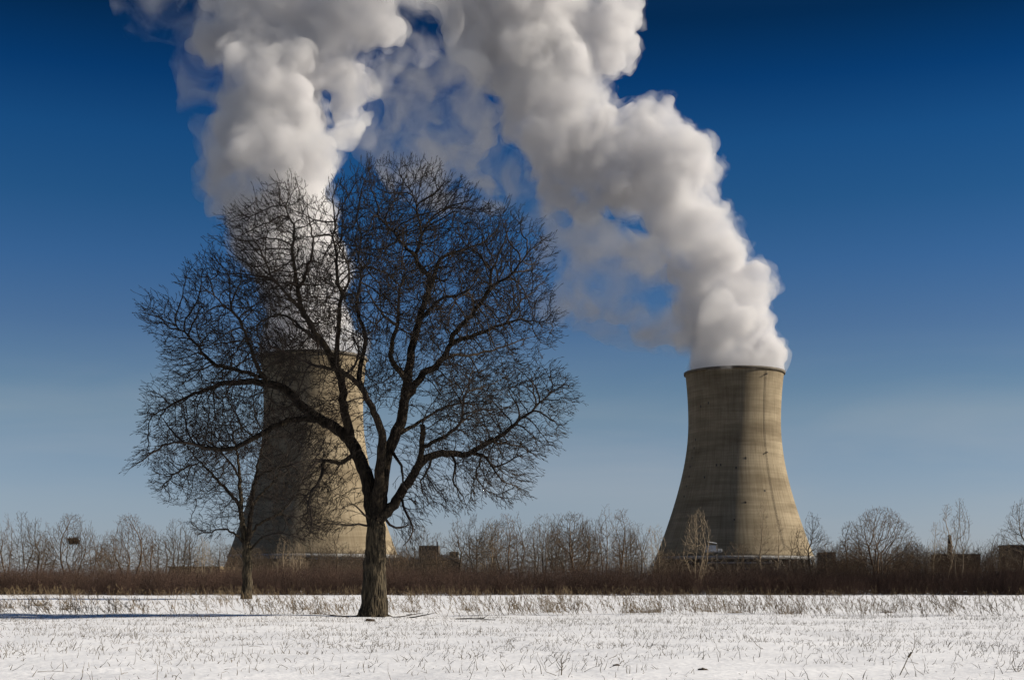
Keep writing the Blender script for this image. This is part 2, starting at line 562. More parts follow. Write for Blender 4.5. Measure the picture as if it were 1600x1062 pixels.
def make_materials():
    M['tower'] = tower_mat()
    M['dark_concrete'] = mottled('dark_concrete', (0.10, 0.09, 0.075), (0.17, 0.15, 0.12), .4)
    M['pale_concrete'] = mottled('pale_concrete', (0.20, 0.20, 0.20), (0.32, 0.32, 0.31), .3)
    M['louvre'] = mottled('louvre_boards', (0.035, 0.033, 0.03), (0.07, 0.065, 0.06), .5)
    M['dark_steel'] = mottled('dark_steel', (0.05, 0.045, 0.04), (0.09, 0.08, 0.07), 1.0, .7)
    M['dark_cladding'] = mottled('dark_cladding', (0.065, 0.055, 0.045), (0.11, 0.09, 0.075), .25)
    M['grey_metal'] = mottled('grey_metal', (0.16, 0.16, 0.16), (0.26, 0.26, 0.26), .4, .6)
    M['tan_wall'] = mottled('tan_wall', (0.28, 0.21, 0.125), (0.36, 0.28, 0.17), .3)
    M['tan_roof'] = mottled('tan_roof', (0.34, 0.26, 0.16), (0.42, 0.34, 0.22), .3)
    M['white_steel'] = mottled('white_steel', (0.62, 0.63, 0.65), (0.75, 0.76, 0.77), .8, .6)
    M['brick'] = mottled('old_brick', (0.05, 0.036, 0.03), (0.09, 0.063, 0.05), 1.2)
    M['window_glass'] = mottled('window_glass', (0.02, 0.022, 0.025), (0.05, 0.055, 0.06), .7, .15, spec=.6)
    M['bark'] = bark_mat('bark', (0.018, 0.015, 0.011), (0.10, 0.08, 0.052))
    M['dark_bark'] = bark_mat('dark_bark', (0.014, 0.011, 0.009), (0.042, 0.033, 0.023))
    M['twig'] = mottled('twig_bark', (0.014, 0.011, 0.009), (0.032, 0.024, 0.018), 1.2)
    M['pale_bark'] = mottled('pale_bark', (0.15, 0.115, 0.075), (0.26, 0.205, 0.14), .7)
    M['brown_bark'] = mottled('brown_bark', (0.072, 0.048, 0.030), (0.13, 0.088, 0.054), .7)
    M['grey_bark'] = mottled('grey_bark', (0.056, 0.042, 0.029), (0.105, 0.078, 0.052), .7)
    M['hedge'] = mottled('hedge_twigs', (0.046, 0.029, 0.022), (0.098, 0.060, 0.043), .35)
    M['brush'] = mottled('brush_twigs', (0.07, 0.047, 0.032), (0.14, 0.095, 0.062), .25)
    M['straw'] = mottled('straw', (0.10, 0.072, 0.042), (0.25, 0.185, 0.105), .8)
    M['stubble'] = mottled('stubble', (0.06, 0.047, 0.03), (0.16, 0.125, 0.078), 1.5)
    M['clod'] = mottled('soil', (0.03, 0.022, 0.016), (0.07, 0.05, 0.035), 14)


def bark_mat(name, c0, c1):
    m, nd, ln, b = principled(name, c0, .95, .1)
    t = N(nd, 'ShaderNodeTexCoord')
    mp = N(nd, 'ShaderNodeMapping'); mp.inputs['Scale'].default_value = (9, 9, 1.6)
    ln.new(t.outputs['Object'], mp.inputs[0])
    c, f = noise_col(nd, ln, mp.outputs[0], 1.0, c0, c1, .4, .62, 6, .65)
    ln.new(c, b.inputs['Base Color'])
    v = N(nd, 'ShaderNodeTexVoronoi', feature='DISTANCE_TO_EDGE'); v.inputs['Scale'].default_value = 1.0
    ln.new(mp.outputs[0], v.inputs['Vector'])
    ad = N(nd, 'ShaderNodeMath', operation='MULTIPLY_ADD'); ad.inputs[1].default_value = 1.6
    ln.new(v.outputs['Distance'], ad.inputs[0]); ln.new(f, ad.inputs[2])
    bp = N(nd, 'ShaderNodeBump'); bp.inputs['Strength'].default_value = 1.0; bp.inputs['Distance'].default_value = .12
    ln.new(ad.outputs[0], bp.inputs['Height']); ln.new(bp.outputs[0], b.inputs['Normal'])
    return m

# ------------------------------------------------------------------ steam
_ico = bmesh.new()
bmesh.ops.create_icosphere(_ico, subdivisions=3, radius=1)
ICO_V = np.array([v.co[:] for v in _ico.verts])
ICO_F = np.array([[v.index for v in f.verts] for f in _ico.faces])
_ico.free()


def cloud_mesh(name, balls, voxel, amp, scale, seed, clip=None):
    """union of balls (x,y,z,r) -> voxel remesh -> billowed surface"""
    nb = len(balls)
    b = np.array(balls)
    V = (ICO_V[None] * b[:, 3][:, None, None] + b[:, None, :3]).reshape(-1, 3)
    F = (ICO_F[None] + (np.arange(nb) * len(ICO_V))[:, None, None]).reshape(-1, 3)

    def fuse(me, vox):
        o = bpy.data.objects.new(name, me)
        C.objects.link(o)
        md = o.modifiers.new('r', 'REMESH')
        md.mode = 'VOXEL'
        md.voxel_size = vox
        dg = bpy.context.evaluated_depsgraph_get()
        m2 = bpy.data.meshes.new_from_object(o.evaluated_get(dg), depsgraph=dg)
        bpy.data.objects.remove(o)
        bpy.data.meshes.remove(me)
        return m2
    me2 = fuse(np_mesh(name, V, F), voxel)
    n = len(me2.vertices)
    co = np.empty(n * 3, np.float32); me2.vertices.foreach_get('co', co); co = co.reshape(-1, 3)
    nr = np.empty(n * 3, np.float32); me2.vertex_normals.foreach_get('vector', nr); nr = nr.reshape(-1, 3)
    off = Vector((seed * 13.7, seed * 5.1, seed * 9.3))
    d = np.empty(n)
    for i in range(n):
        p = Vector(co[i]) / scale + off
        a = 0.0; w = 1.0; q = p
        for k in range(6):
            a += w * (abs(noise.noise(q)) * 2 - 0.45)
            w *= 0.58; q = q * 2.1
        d[i] = a
    co = co + nr * (d * amp)[:, None]
    if clip is not None:            # nothing below the tower mouth
        m = co[:, 2] < clip
        co[m, 2] = clip
    me2.vertices.foreach_set('co', co.astype(np.float32).ravel())
    me2.update()
    me2 = fuse(me2, voxel)
    me2.name = name
    return me2


def spine_balls(pts, D, sub=2, steps=None, rs=random.Random(3), kids=9, shrink=0.86, jitter=0.12):
    """each point (px,py,r px) becomes a ball with smaller balls budding on it"""
    out = []
    for (px, py, r) in pts:
        x, y, z = at(px, py, D)
        rr = r / FPX * D
        y += rs.uniform(-.3, .3) * rr
        out.append((x, y, z, rr * shrink))
        for _ in range(kids):
            v = Vector((rs.gauss(0, 1), rs.gauss(0, .8), rs.gauss(0, 1))).normalized()
            r1 = rr * rs.uniform(.28, .48)
            c = Vector((x, y, z)) + v * (rr * shrink - r1 * rs.uniform(.3, .7))
            out.append((*c, r1))
            for _ in range(5):
                v2 = (v + Vector((rs.gauss(0, .7), rs.gauss(0, .7), rs.gauss(0, .7)))).normalized()
                r2 = r1 * rs.uniform(.3, .5)
                c2 = c + v2 * (r1 - r2 * .4)
                out.append((*c2, r2))
    return out


def densify(path, step=0.45):
    out = []
    for (a, b) in zip(path[:-1], path[1:]):
        L = math.hypot(b[0] - a[0], b[1] - a[1])
        n = max(1, int(L / (step * min(a[2], b[2]))))
        for i in range(n):
            t = i / n
            out.append(tuple(a[k] * (1 - t) + b[k] * t for k in range(3)))
    out.append(path[-1])
    return out

D_R, D_L = 821.0, 763.0
Z_R = CAM_H + (HZ - 572) / FPX * (D_R - 26)
Z_L = CAM_H + (HZ - 547) / FPX * (D_L - 26)
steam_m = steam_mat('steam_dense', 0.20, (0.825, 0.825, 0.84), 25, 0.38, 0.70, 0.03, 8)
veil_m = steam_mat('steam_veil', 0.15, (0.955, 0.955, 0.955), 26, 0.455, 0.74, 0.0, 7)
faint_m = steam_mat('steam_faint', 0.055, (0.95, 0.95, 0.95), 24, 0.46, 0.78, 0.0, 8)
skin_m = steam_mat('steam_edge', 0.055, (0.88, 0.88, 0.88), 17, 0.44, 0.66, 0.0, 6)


def plume(label, D, zmouth, dense_paths, thin_paths, faint_paths, seed):
    y0 = dense_paths[0][0][1]
    x, y, z = at(dense_paths[0][0][0], dense_paths[0][0][1], D)
    root = empty('steam_plume', (x, D, zmouth), label, 'steam plume', 'steam plumes from the cooling towers')
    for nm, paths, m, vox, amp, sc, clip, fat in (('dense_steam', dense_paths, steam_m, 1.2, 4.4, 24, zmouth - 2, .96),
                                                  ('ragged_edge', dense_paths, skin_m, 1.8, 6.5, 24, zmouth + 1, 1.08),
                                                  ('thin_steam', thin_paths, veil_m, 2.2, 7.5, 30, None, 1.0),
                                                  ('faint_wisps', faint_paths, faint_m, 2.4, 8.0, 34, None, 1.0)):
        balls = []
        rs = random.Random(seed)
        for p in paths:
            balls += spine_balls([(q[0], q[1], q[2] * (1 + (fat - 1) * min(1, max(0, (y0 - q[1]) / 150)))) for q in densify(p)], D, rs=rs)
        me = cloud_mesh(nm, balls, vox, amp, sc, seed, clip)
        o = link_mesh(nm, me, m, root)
        o.location = (-x, -D, -zmouth)
    return root


def build_steam():
    plume('white steam plume leaning left from the unobstructed right cooling tower', D_R, Z_R, [
        [(1145, 586, 80), (1140, 548, 75), (1134, 505, 74), (1124, 460, 81), (1104, 420, 76), (1090, 375, 70), (1072, 320, 72),
         (1045, 265, 84), (990, 250, 80), (930, 255, 80), (890, 215, 86), (862, 150, 92), (842, 80, 108), (820, 10, 118), (790, -70, 130)],
        [(1035, 205, 48), (1000, 215, 50)], [(940, 70, 62), (950, 20, 40), (978, 85, 30)], [(868, 295, 38), (920, 318, 32)], [(1185, 455, 26), (1180, 480, 26)],
        [(742, 70, 44), (735, 10, 48)], [(985, -5, 20), (960, -10, 30)]],
        [[(1050, 520, 30), (1005, 490, 36), (955, 462, 44), (905, 470, 38), (880, 415, 34), (862, 365, 30)],
         [(1010, 420, 44), (965, 385, 38), (940, 425, 34), (925, 360, 36)],
         [(630, 245, 46), (675, 262, 48), (720, 290, 40), (775, 310, 28)],
         [(650, 160, 62), (700, 125, 58), (740, 190, 56), (690, 220, 50)]],
        [[(1055, 535, 30), (1000, 505, 50), (940, 470, 56), (890, 450, 50), (860, 390, 44), (850, 340, 40)], [(985, 420, 56), (930, 380, 50)],
         [(620, 120, 50), (600, 190, 44), (625, 250, 44)], [(760, 260, 60), (790, 310, 50), (820, 330, 30)]], 3)
    plume('white steam plume rising behind the crown of the large bare tree', D_L, Z_L, [
        [(490, 562, 84), (486, 510, 76), (477, 455, 78), (459, 405, 87), (442, 350, 96), (436, 300, 96), (431, 245, 92),
         (420, 195, 84), (424, 145, 84), (438, 100, 82), (410, 45, 70), (400, -20, 85), (400, -80, 100)],
        [(470, 92, 38), (505, 88, 37), (535, 112, 35), (546, 150, 29), (534, 182, 20)],
        [(480, 10, 60), (540, 32, 50), (590, 38, 40), (555, -20, 66)], [(340, 80, 26), (330, 60, 34)]],
        [[(338, 50, 30), (310, 15, 34)],
         [(562, 180, 24), (545, 210, 22)], [(380, 200, 60), (360, 260, 40), (352, 310, 40)]],
        [[(320, 60, 50), (280, 30, 60), (240, 10, 56), (215, -20, 60)], [(305, 100, 36), (300, 150, 30)], [(650, -20, 70), (680, 30, 56), (640, 70, 44)],
         [(560, 200, 36), (575, 150, 34), (590, 90, 40)], [(345, 320, 44), (350, 250, 48), (340, 180, 44)]], 5)


# ------------------------------------------------------------------ bare trees
def nrm(v):
    return v / np.maximum(np.linalg.norm(v, axis=-1, keepdims=True), 1e-9)


def tubes(P, par, rad, sel, sides, rough=0.0, seed=0):
    """swept tubes along the selected edges (child index) of a branch graph -> verts, faces"""
    n = len(P)
    idx = np.arange(n)
    has = par >= 0
    d = np.zeros((n, 3)); d[has] = nrm(P[has] - P[par[has]])
    main = np.full(n, -1)
    order = np.argsort(rad, kind='stable')
    o = order[has[order]]
    main[par[o]] = o                                       # thickest child wins
    t = d.copy()
    hm = main >= 0
    t[hm] = nrm(d[hm] + d[main[hm]])
    ref = np.array([0.21, 0.95, 0.13])

    def ring(pos, tan, r, key):
        u = nrm(np.cross(tan, ref)); v = np.cross(tan, u)
        th = np.linspace(0, 2 * math.pi, sides, endpoint=False)
        rr = r[:, None] * np.ones(sides)
        if rough:
            ph = key[:, None] * .35
            rr = rr * (1 + rough * (np.sin(th * 5 + np.sin(ph) * 2) * .5 + np.sin(th * 9 + ph * 1.3) * .35 + np.sin(th * 2 + ph * .4) * .4))
        return pos[:, None] + (u[:, None] * np.cos(th)[None, :, None] + v[:, None] * np.sin(th)[None, :, None]) * rr[..., None]
    c = idx[sel & has]
    p = par[c]
    share = (main[p] == c) & ((sel[p] & has[p]))
    # node rings
    R1 = ring(P[c], t[c], rad[c], c.astype(float))
    slot = np.full(n, -1); slot[c] = np.arange(len(c))
    ns = ~share
    cs = c[ns]; ps = p[ns]
    first = (main[ps] == cs)
    R0 = ring(P[ps], np.where(first[:, None], t[ps], d[cs]), np.where(first, np.minimum(rad[ps], rad[cs] * 1.3), np.minimum(rad[cs] * 1.12, rad[ps])), ps.astype(float))
    V = np.concatenate([R1, R0]).reshape(-1, 3)
    start = np.empty(len(c), int)
    start[share] = slot[p[share]]
    start[ns] = len(c) + np.arange(len(cs))
    a = start[:, None] * sides + np.arange(sides)
    b = start[:, None] * sides + (np.arange(sides) + 1) % sides
    e = np.arange(len(c))[:, None] * sides + (np.arange(sides) + 1) % sides
    f = np.arange(len(c))[:, None] * sides + np.arange(sides)
    return V, np.stack([a, b, e, f], -1).reshape(-1, 4)


def pipe_radii(P, par, tip, n_exp, fixed):
    n = len(P)
    acc = np.zeros(n)
    rad = np.zeros(n)
    for i in range(n - 1, -1, -1):
        r = acc[i] ** (1 / n_exp) if acc[i] > 0 else tip
        if fixed[i] > 0: r = min(max(r * .6, fixed[i]), fixed[i] * 1.2)
        rad[i] = r
        if par[i] >= 0: acc[par[i]] += (acc[i] if acc[i] > 0 else tip ** n_exp)
    for i in range(n):
        if par[i] >= 0: rad[i] = min(rad[i], rad[par[i]])
    return rad


def colonize(P, par, A, step, di, dk, iters, r, jitter=.3, up=0.0):
    P = list(P); par = list(par)
    A = A.copy()
    Pn = np.array(P)
    nd = np.full(len(A), 1e9); ni = np.zeros(len(A), int)
    kids = np.zeros(200000, int)

    def upd(new, base):
        for s0 in range(0, len(new), 256):
            blk = new[s0:s0 + 256]
            D2 = ((A[:, None] - blk[None]) ** 2).sum(-1)
            j = D2.argmin(1); m = D2[np.arange(len(A)), j]
            b = m < nd
            nd[b] = m[b]; ni[b] = base + s0 + j[b]
    upd(Pn, 0)
    for it in range(iters):
        keep = nd > dk * dk
        A = A[keep]; nd = nd[keep]; ni = ni[keep]
        if not len(A): break
        act = nd < di * di
        if not act.any(): break
        ua = np.unique(ni[act])
        Pn = np.array(P)
        sums = np.zeros((len(P), 3))
        np.add.at(sums, ni[act], nrm(A[act] - Pn[ni[act]]))
        ua = ua[kids[ua] < 4]
        if not len(ua): break
        pa = np.array(par)[ua]
        pd = np.where((pa >= 0)[:, None], nrm(Pn[ua] - Pn[pa]), 0)
        dv = nrm(nrm(sums[ua]) + .7 * pd + r.normal(0, jitter, (len(ua), 3)) + np.array([0, 0, up]))
        new = Pn[ua] + dv * step * r.uniform(.75, 1.2, (len(ua), 1))
        kids[ua] += 1
        base = len(P)
        P.extend(new); par.extend(ua.tolist())
        upd(new, base)
    return np.array(P), np.array(par)


def in_poly(px, py, poly):
    x, y = np.asarray(px), np.asarray(py)
    ins = np.zeros(x.shape, bool)
    dist = np.full(x.shape, 1e9)
    n = len(poly)
    for i in range(n):
        x1, y1 = poly[i]; x2, y2 = poly[(i + 1) % n]
        c = ((y1 > y) != (y2 > y)) & (x < (x2 - x1) * (y - y1) / (y2 - y1 + 1e-9) + x1)
        ins ^= c
        L2 = (x2 - x1) ** 2 + (y2 - y1) ** 2
        t = np.clip(((x - x1) * (x2 - x1) + (y - y1) * (y2 - y1)) / L2, 0, 1)
        dist = np.minimum(dist, np.hypot(x - x1 - t * (x2 - x1), y - y1 - t * (y2 - y1)))
    return ins, dist


def limb_nodes(limbs, D, step, r):
    """limbs: (points px, depth offset at end in m, r0 px, r1 px); the first point joins the nearest earlier node"""
    P, par, fx = [], [], []
    mpp = D / FPX
    for (pts, dep, r0, r1) in limbs:
        pts = np.array(pts, float)
        if not P:
            d0, pi = 0.0, -1
        else:
            Q = np.array(P)
            qx = Q[:, 0] / Q[:, 1] * FPX + 800; qy = HZ - (Q[:, 2] - CAM_H) / Q[:, 1] * FPX
            pi = int(np.argmin((qx - pts[0, 0]) ** 2 + (qy - pts[0, 1]) ** 2))
            d0 = Q[pi, 1] - D
        seg = np.hypot(*np.diff(pts, axis=0).T); s = np.concatenate([[0], np.cumsum(seg)])
        n = max(2, int(s[-1] * mpp / step))
        u = np.linspace(0, s[-1], n + 1)
        X = np.interp(u, s, pts[:, 0]); Y = np.interp(u, s, pts[:, 1])
        w = u / s[-1]
        # smooth small kinks, keep the ends
        for _ in range(1):
            X[1:-1] = (X[:-2] + 2 * X[1:-1] + X[2:]) / 4; Y[1:-1] = (Y[:-2] + 2 * Y[1:-1] + Y[2:]) / 4
        X[1:-1] += r.normal(0, .9, n - 1); Y[1:-1] += r.normal(0, .9, n - 1)
        dp = d0 + (dep - d0) * (w ** .9) + np.concatenate([[0], np.cumsum(r.normal(0, .05, n))]) * w
        rr = r0 * (1 - w) + r1 * w
        for i in range(n + 1):
            if i == 0 and pi >= 0: continue
            P.append(np.array(at(X[i], Y[i], D + dp[i])))
            par.append(pi if (i == 1 and pi >= 0) or i == 0 else len(P) - 2)
            fx.append(rr[i] * mpp * .84)
    return np.array(P), np.array(par), np.array(fx)


def add_twigs(P, par, rad, r, prob, L, thr, mult=1, centre=None, out=0.0):
    """short side twigs on the fine branches and at their tips, leaning out from the centre of the crown"""
    for k in range(mult):
        tipm = np.ones(len(P), bool); tipm[par[par >= 0]] = False
        d = np.zeros_like(P); h = par >= 0; d[h] = nrm(P[h] - P[par[h]])
        if len(rad) < len(P): rad = np.concatenate([rad, np.full(len(P) - len(rad), thr * .3)])
        pick = np.where(h & (rad < thr) & ((r.random(len(P)) < prob) | tipm))[0] if k == 0 else np.where(h & (rad < thr) & (r.random(len(P)) < np.where(tipm, .28, .09)))[0]
        m = len(pick)
        ob = 0 if centre is None else out * nrm(P[pick] - centre)
        dv = nrm(d[pick] + r.normal(0, .42, (m, 3)) + ob)
        ln_ = L * r.uniform(.45, 1.3, (m, 1)) * (.75 ** k)
        q1 = P[pick] + dv * ln_ * .5
        q2 = q1 + nrm(dv + r.normal(0, .25, (m, 3)) + ob) * ln_ * .5
        q3 = q1 + nrm(dv + r.normal(0, .55, (m, 3)) + ob) * ln_ * .4
        i1 = len(P) + np.arange(m)
        P = np.concatenate([P, q1, q2, q3])
        par = np.concatenate([par, pick, i1, i1])
    return P, par


def build_tree(name, label, D, limbs, outline, natt, depth, seed, step, di, dk, tip, thr, hollow=(), up=0.0, ridge_sides=16, twL=.42, twp=.9, tw_gen=2, bias=None):
    r = np.random.default_rng(seed)
    P, par, fx = limb_nodes(limbs, D, step * 1.15, r)
    poly = np.array(outline, float)
    lo, hi = poly.min(0), poly.max(0)
    A = np.zeros((0, 3))
    while len(A) < natt:
        q = r.uniform(lo, hi, (natt, 2))
        ins, ds = in_poly(q[:, 0], q[:, 1], outline)
        for (hx, hy, hr, pr) in hollow:                      # thin the inner crown
            ins &= ~((np.hypot(q[:, 0] - hx, q[:, 1] - hy) < hr) & (r.random(natt) < pr))
        # clumps and gaps
        cl = np.array([noise.noise(Vector((x / 52., y / 52., seed))) + .6 * noise.noise(Vector((x / 24., y / 24., seed + 5.5))) for x, y in q])
        ins &= (cl > -.12) | (r.random(natt) < .16)
        q = q[ins]; ds = ds[ins]
        hd = np.minimum(depth, .5 + .95 * ds * D / FPX)
        u = r.uniform(-1, 1, len(q)); u = np.sign(u) * np.abs(u) ** .7
        dd = u * hd
        A = np.concatenate([A, np.stack([(q[:, 0] - 800) / FPX * (D + dd), D + dd, CAM_H + (HZ - q[:, 1]) / FPX * (D + dd)], -1)])
    A = A[:natt]
    nl = len(P)
    n_trunk = int(np.argmax(par[1:] != np.arange(nl - 1))) + 1
    P, par = colonize(P, par, A, step, di, dk, 220, r, .19, up)
    fx = np.concatenate([fx, np.zeros(len(P) - nl)])
    rad = pipe_radii(P, par, tip, 2.08, fx)
    rad = np.where(P[:, 2] < 1.6, rad * (1 + .22 * np.exp(-np.maximum(P[:, 2], 0) / .42)), rad)
    n0 = len(P)
    P, par = add_twigs(P, par, rad, r, twp, twL, tip * 2.6, tw_gen, P[:n_trunk].mean(0) * np.array([1, 1, 0]) + np.array([0, 0, P[:, 2].max() * .45]), .55)
    fx = np.concatenate([fx, np.zeros(len(P) - n0)])
    rad = np.concatenate([rad, np.full(len(P) - n0, tip * .85)])
    base = P[0].copy(); base[2] = 0
    P = P - base
    root = empty(name, base.tolist(), label, 'tree', 'two lone bare trees in the snowy field')
    big = rad > thr
    low = big & (np.arange(len(P)) < n_trunk)
    V, F = tubes(P, par, rad, low, ridge_sides, .07, seed)
    rb = rad[0] * .62
    Q, qp, qr = [], [], []
    for k in range(7):
        a = 6.283 * (k + r.uniform(-.3, .3)) / 7
        d = np.array([math.cos(a), math.sin(a), 0])
        L_ = r.uniform(1.5, 2.4) * rb
        for j, (f, h) in enumerate(((.15, 1.5), (.45, .75), (.8, .25), (1.25, -.02), (1.25 + L_ / rb * .3, -.12))):
            Q.append(d * f * rb * 1.25 + np.array([0, 0, h * rb * 1.1])); qp.append(-1 if j == 0 else len(Q) - 2)
            qr.append(rb * (.34, .36, .30, .20, .10)[j] * r.uniform(.85, 1.1))
    V2, F2 = tubes(np.array(Q), np.array(qp), np.array(qr), np.ones(len(Q), bool), 10, .07, seed)
    F = np.concatenate([F, F2 + len(V)]); V = np.concatenate([V, V2])
    link_mesh('trunk', np_mesh('trunk', V, F), M['bark'], root)
    V, F = tubes(P, par, rad, big & ~low, 10, .05, seed)
    link_mesh('limbs', np_mesh('limbs', V, F), M['dark_bark'], root)
    V, F = tubes(P, par, rad, ~big & (rad > tip * 2.2), 5)
    V2, F2 = tubes(P, par, rad, ~big & (rad <= tip * 2.2), 3)
    link_mesh('crown', np_mesh('crown', np.concatenate([V, V2]), np.concatenate([F, F2 + len(V)])), M['twig'], root)
    return root

BIG_LIMBS = [
    # trunk
    ([(583, 964), (583.5, 955), (584, 940), (585, 915), (586, 880), (587, 845), (588, 815)], 0, 24, 17),
    # left leader
    ([(586, 820), (580, 785), (577, 756), (566, 726), (551, 692), (540, 680), (522, 668), (500, 656), (486, 645), (468, 631), (457, 617), (438, 604), (421, 600), (400, 597), (381, 596), (350, 598), (324, 607), (300, 616), (275, 628), (255, 640), (238, 650)], 2.5, 16, 1.0),
    ([(500, 656), (480, 654), (463, 654), (448, 657), (433, 665), (418, 673), (403, 680), (386, 690), (369, 699), (350, 702), (332, 701), (315, 697), (298, 692), (268, 690), (248, 700), (230, 714), (207, 729)], -4, 6.5, .8),
    ([(549, 690), (543, 663), (538, 640), (536, 613), (531, 581), (518, 560), (506, 540), (493, 520), (479, 498), (470, 475), (465, 453), (461, 425), (456, 395), (460, 352), (452, 338), (444, 322)], -1.5, 9.5, .9),
    ([(506, 540), (490, 528), (479, 519), (458, 498), (444, 493), (430, 491), (412, 500), (395, 512)], 3.5, 4, 1.0),
    ([(527, 570), (527, 543), (529, 515), (530, 488), (534, 460), (548, 435), (543, 410), (530, 385)], -4, 5, 1.0),
    ([(438, 604), (420, 600), (409, 590), (397, 560), (385, 526), (380, 512), (374, 498), (365, 489), (353, 481), (336, 463), (322, 452)], -3, 5, .9),
    ([(409, 592), (390, 583), (374, 578), (352, 574), (332, 568), (318, 552), (308, 537), (290, 520), (273, 509), (245, 495), (221, 488)], 1, 4, .7),
    ([(479, 498), (460, 470), (440, 452), (424, 432), (415, 410), (405, 385), (392, 368)], 5, 4, .9),
    ([(465, 453), (478, 430), (484, 405), (490, 380), (486, 350), (480, 325)], -3, 3.5, .8),
    # arching broken limb on the left
    ([(556, 706), (547, 712), (538, 720), (529, 726), (520, 720), (511, 715), (502, 727), (504, 740), (501, 752), (490, 763), (484, 775), (482, 788), (489, 806), (486, 828)], -2.5, 4.5, 1.2),
    ([(511, 715), (494, 722), (480, 736), (470, 752)], -3.5, 2.6, .9),
    # second leader, curving to the upper left
    ([(588, 800), (592, 760), (596, 720), (597, 673), (588, 652), (581, 635), (573, 622), (566, 609), (555, 596), (543, 584), (530, 579), (518, 577), (502, 573), (486, 570), (465, 560), (440, 548)], -3, 11, 1.2),
    ([(566, 609), (560, 585), (566, 560), (572, 530), (566, 505), (556, 480), (560, 455), (566, 430), (560, 400), (553, 370)], 4, 5, .8),
    ([(534, 460), (526, 430), (524, 400), (520, 370), (526, 340), (532, 312)], 2.5, 3, .8),
    ([(560, 400), (564, 370), (558, 340), (562, 310), (570, 280)], 3, 3, .8),
    ([(543, 584), (556, 570), (562, 548), (550, 520)], 1, 2.6, 1),
    # centre leader
    ([(590, 805), (596, 771), (600, 726), (611, 692), (626, 660), (632, 628), (636, 600), (641, 571), (643, 543), (649, 522), (655, 502), (660, 485), (665, 467), (674, 439), (668, 428), (658, 418), (650, 409), (648, 398), (656, 384), (658, 369), (657, 350), (652, 325), (644, 300)], 1.5, 14, 1.0),
    ([(658, 369), (666, 350), (680, 335), (700, 322)], 2, 2.6, .8),
    ([(648, 400), (632, 385), (618, 366), (606, 352), (588, 338), (572, 326)], -2.5, 3.4, .8),
    ([(636, 597), (622, 575), (610, 561), (611, 545), (613, 529), (622, 510), (622, 480), (623, 453), (634, 425), (630, 410)], -3, 6, .9),
    ([(622, 510), (606, 500), (590, 482), (578, 462), (570, 440)], -4.5, 3.2, .8),
    ([(634, 624), (648, 602), (656, 589), (675, 575), (693, 562), (700, 548), (704, 536), (719, 530), (735, 526), (750, 521), (763, 516), (778, 510), (791, 505), (805, 500), (819, 499), (836, 503), (855, 505)], 2, 8, .8),
    ([(704, 538), (707, 519), (728, 502), (741, 488), (752, 474), (758, 463), (763, 453), (772, 445), (784, 439), (796, 432), (805, 422), (812, 412), (819, 402), (828, 392), (838, 382)], -2, 5.5, .8),
    ([(791, 505), (808, 478), (826, 460), (846, 446), (858, 428)], 4, 2.6, .7),
    ([(763, 453), (768, 425), (778, 400), (788, 378), (796, 356)], -5, 2.6, .7),
    ([(663, 475), (672, 450), (679, 425), (686, 404), (700, 397), (714, 393), (732, 388), (749, 382), (762, 372), (777, 362), (786, 345)], 4.5, 5, .8),
    ([(655, 502), (668, 488), (679, 474), (690, 466), (711, 462), (724, 456), (736, 450), (748, 430)], -4.5, 4, .9),
    ([(693, 562), (712, 552), (735, 556), (762, 548), (790, 540), (815, 530), (842, 524)], 6, 3.6, .7),
    # right limb
    ([(592, 812), (608, 799), (626, 771), (645, 741), (657, 722), (670, 713), (687, 707), (709, 709), (728, 712), (740, 706), (747, 699), (766, 690), (788, 677), (807, 658), (826, 647), (840, 633), (853, 620), (866, 610), (882, 599)], 1.5, 10.5, .8),
    ([(736, 709), (748, 709), (758, 711), (764, 722), (770, 733), (778, 742), (785, 752)], -1.5, 4, 1.0),
    ([(766, 690), (786, 693), (806, 694), (826, 702), (838, 714)], 4, 2.6, .8),
    ([(709, 709), (712, 730), (706, 752), (720, 768), (726, 784)], -4, 3, .8),
    ([(758, 711), (745, 728), (744, 748), (756, 762), (770, 772)], 2.5, 2.4, .8),
    # broken snag
    ([(652, 730), (657, 712), (660, 695), (660, 664)], -.8, 5.6, 5.0),
    ([(662, 700), (676, 692), (690, 684), (704, 674), (717, 665), (722, 648), (724, 631), (728, 610), (740, 592)], -3.5, 4, .8),
    ([(613, 690), (630, 673), (653, 662), (668, 650), (684, 640), (704, 634), (724, 628)], 4.5, 5, .9),
    # drooping small limbs near the fork
    ([(607, 702), (618, 712), (628, 726), (630, 742), (628, 754), (636, 766)], -2.5, 3.6, 1.4),
    ([(626, 774), (630, 788), (636, 802), (645, 818), (646, 832), (636, 846), (630, 852)], -3, 3, .9),
    ([(604, 812), (612, 826), (626, 824), (642, 818)], 2, 3, 1.0),
    ([(676, 711), (668, 735), (656, 752), (664, 775), (676, 790)], 3, 2.8, .8),
    ([(574, 812), (568, 800), (556, 792), (546, 786)], -2, 2.6, .9),
    ([(575, 826), (560, 818), (540, 822), (520, 818)], -2.4, 2.4, .9),
]
BIG_OUT = [(203, 724), (228, 690), (222, 650), (232, 612), (262, 572), (250, 530), (224, 500), (226, 466), (268, 466), (288, 420), (330, 385), (352, 345), (398, 306),
           (436, 280), (470, 290), (492, 325), (516, 300), (530, 284), (556, 275), (580, 256), (618, 250), (656, 252), (688, 272), (722, 288), (756, 318), (790, 322),
           (826, 346), (858, 372), (866, 410), (858, 450), (872, 488), (868, 528), (836, 552), (850, 566), (892, 592), (902, 630), (876, 668), (862, 700), (838, 730),
           (822, 764), (786, 790), (752, 776), (728, 792), (700, 800), (672, 802), (648, 840), (628, 850), (622, 800), (630, 740), (606, 640), (585, 640), (576, 690), (545, 800), (512, 826), (478, 840),
           (470, 780), (492, 706), (440, 684), (400, 702), (340, 722), (290, 706), (240, 722)]
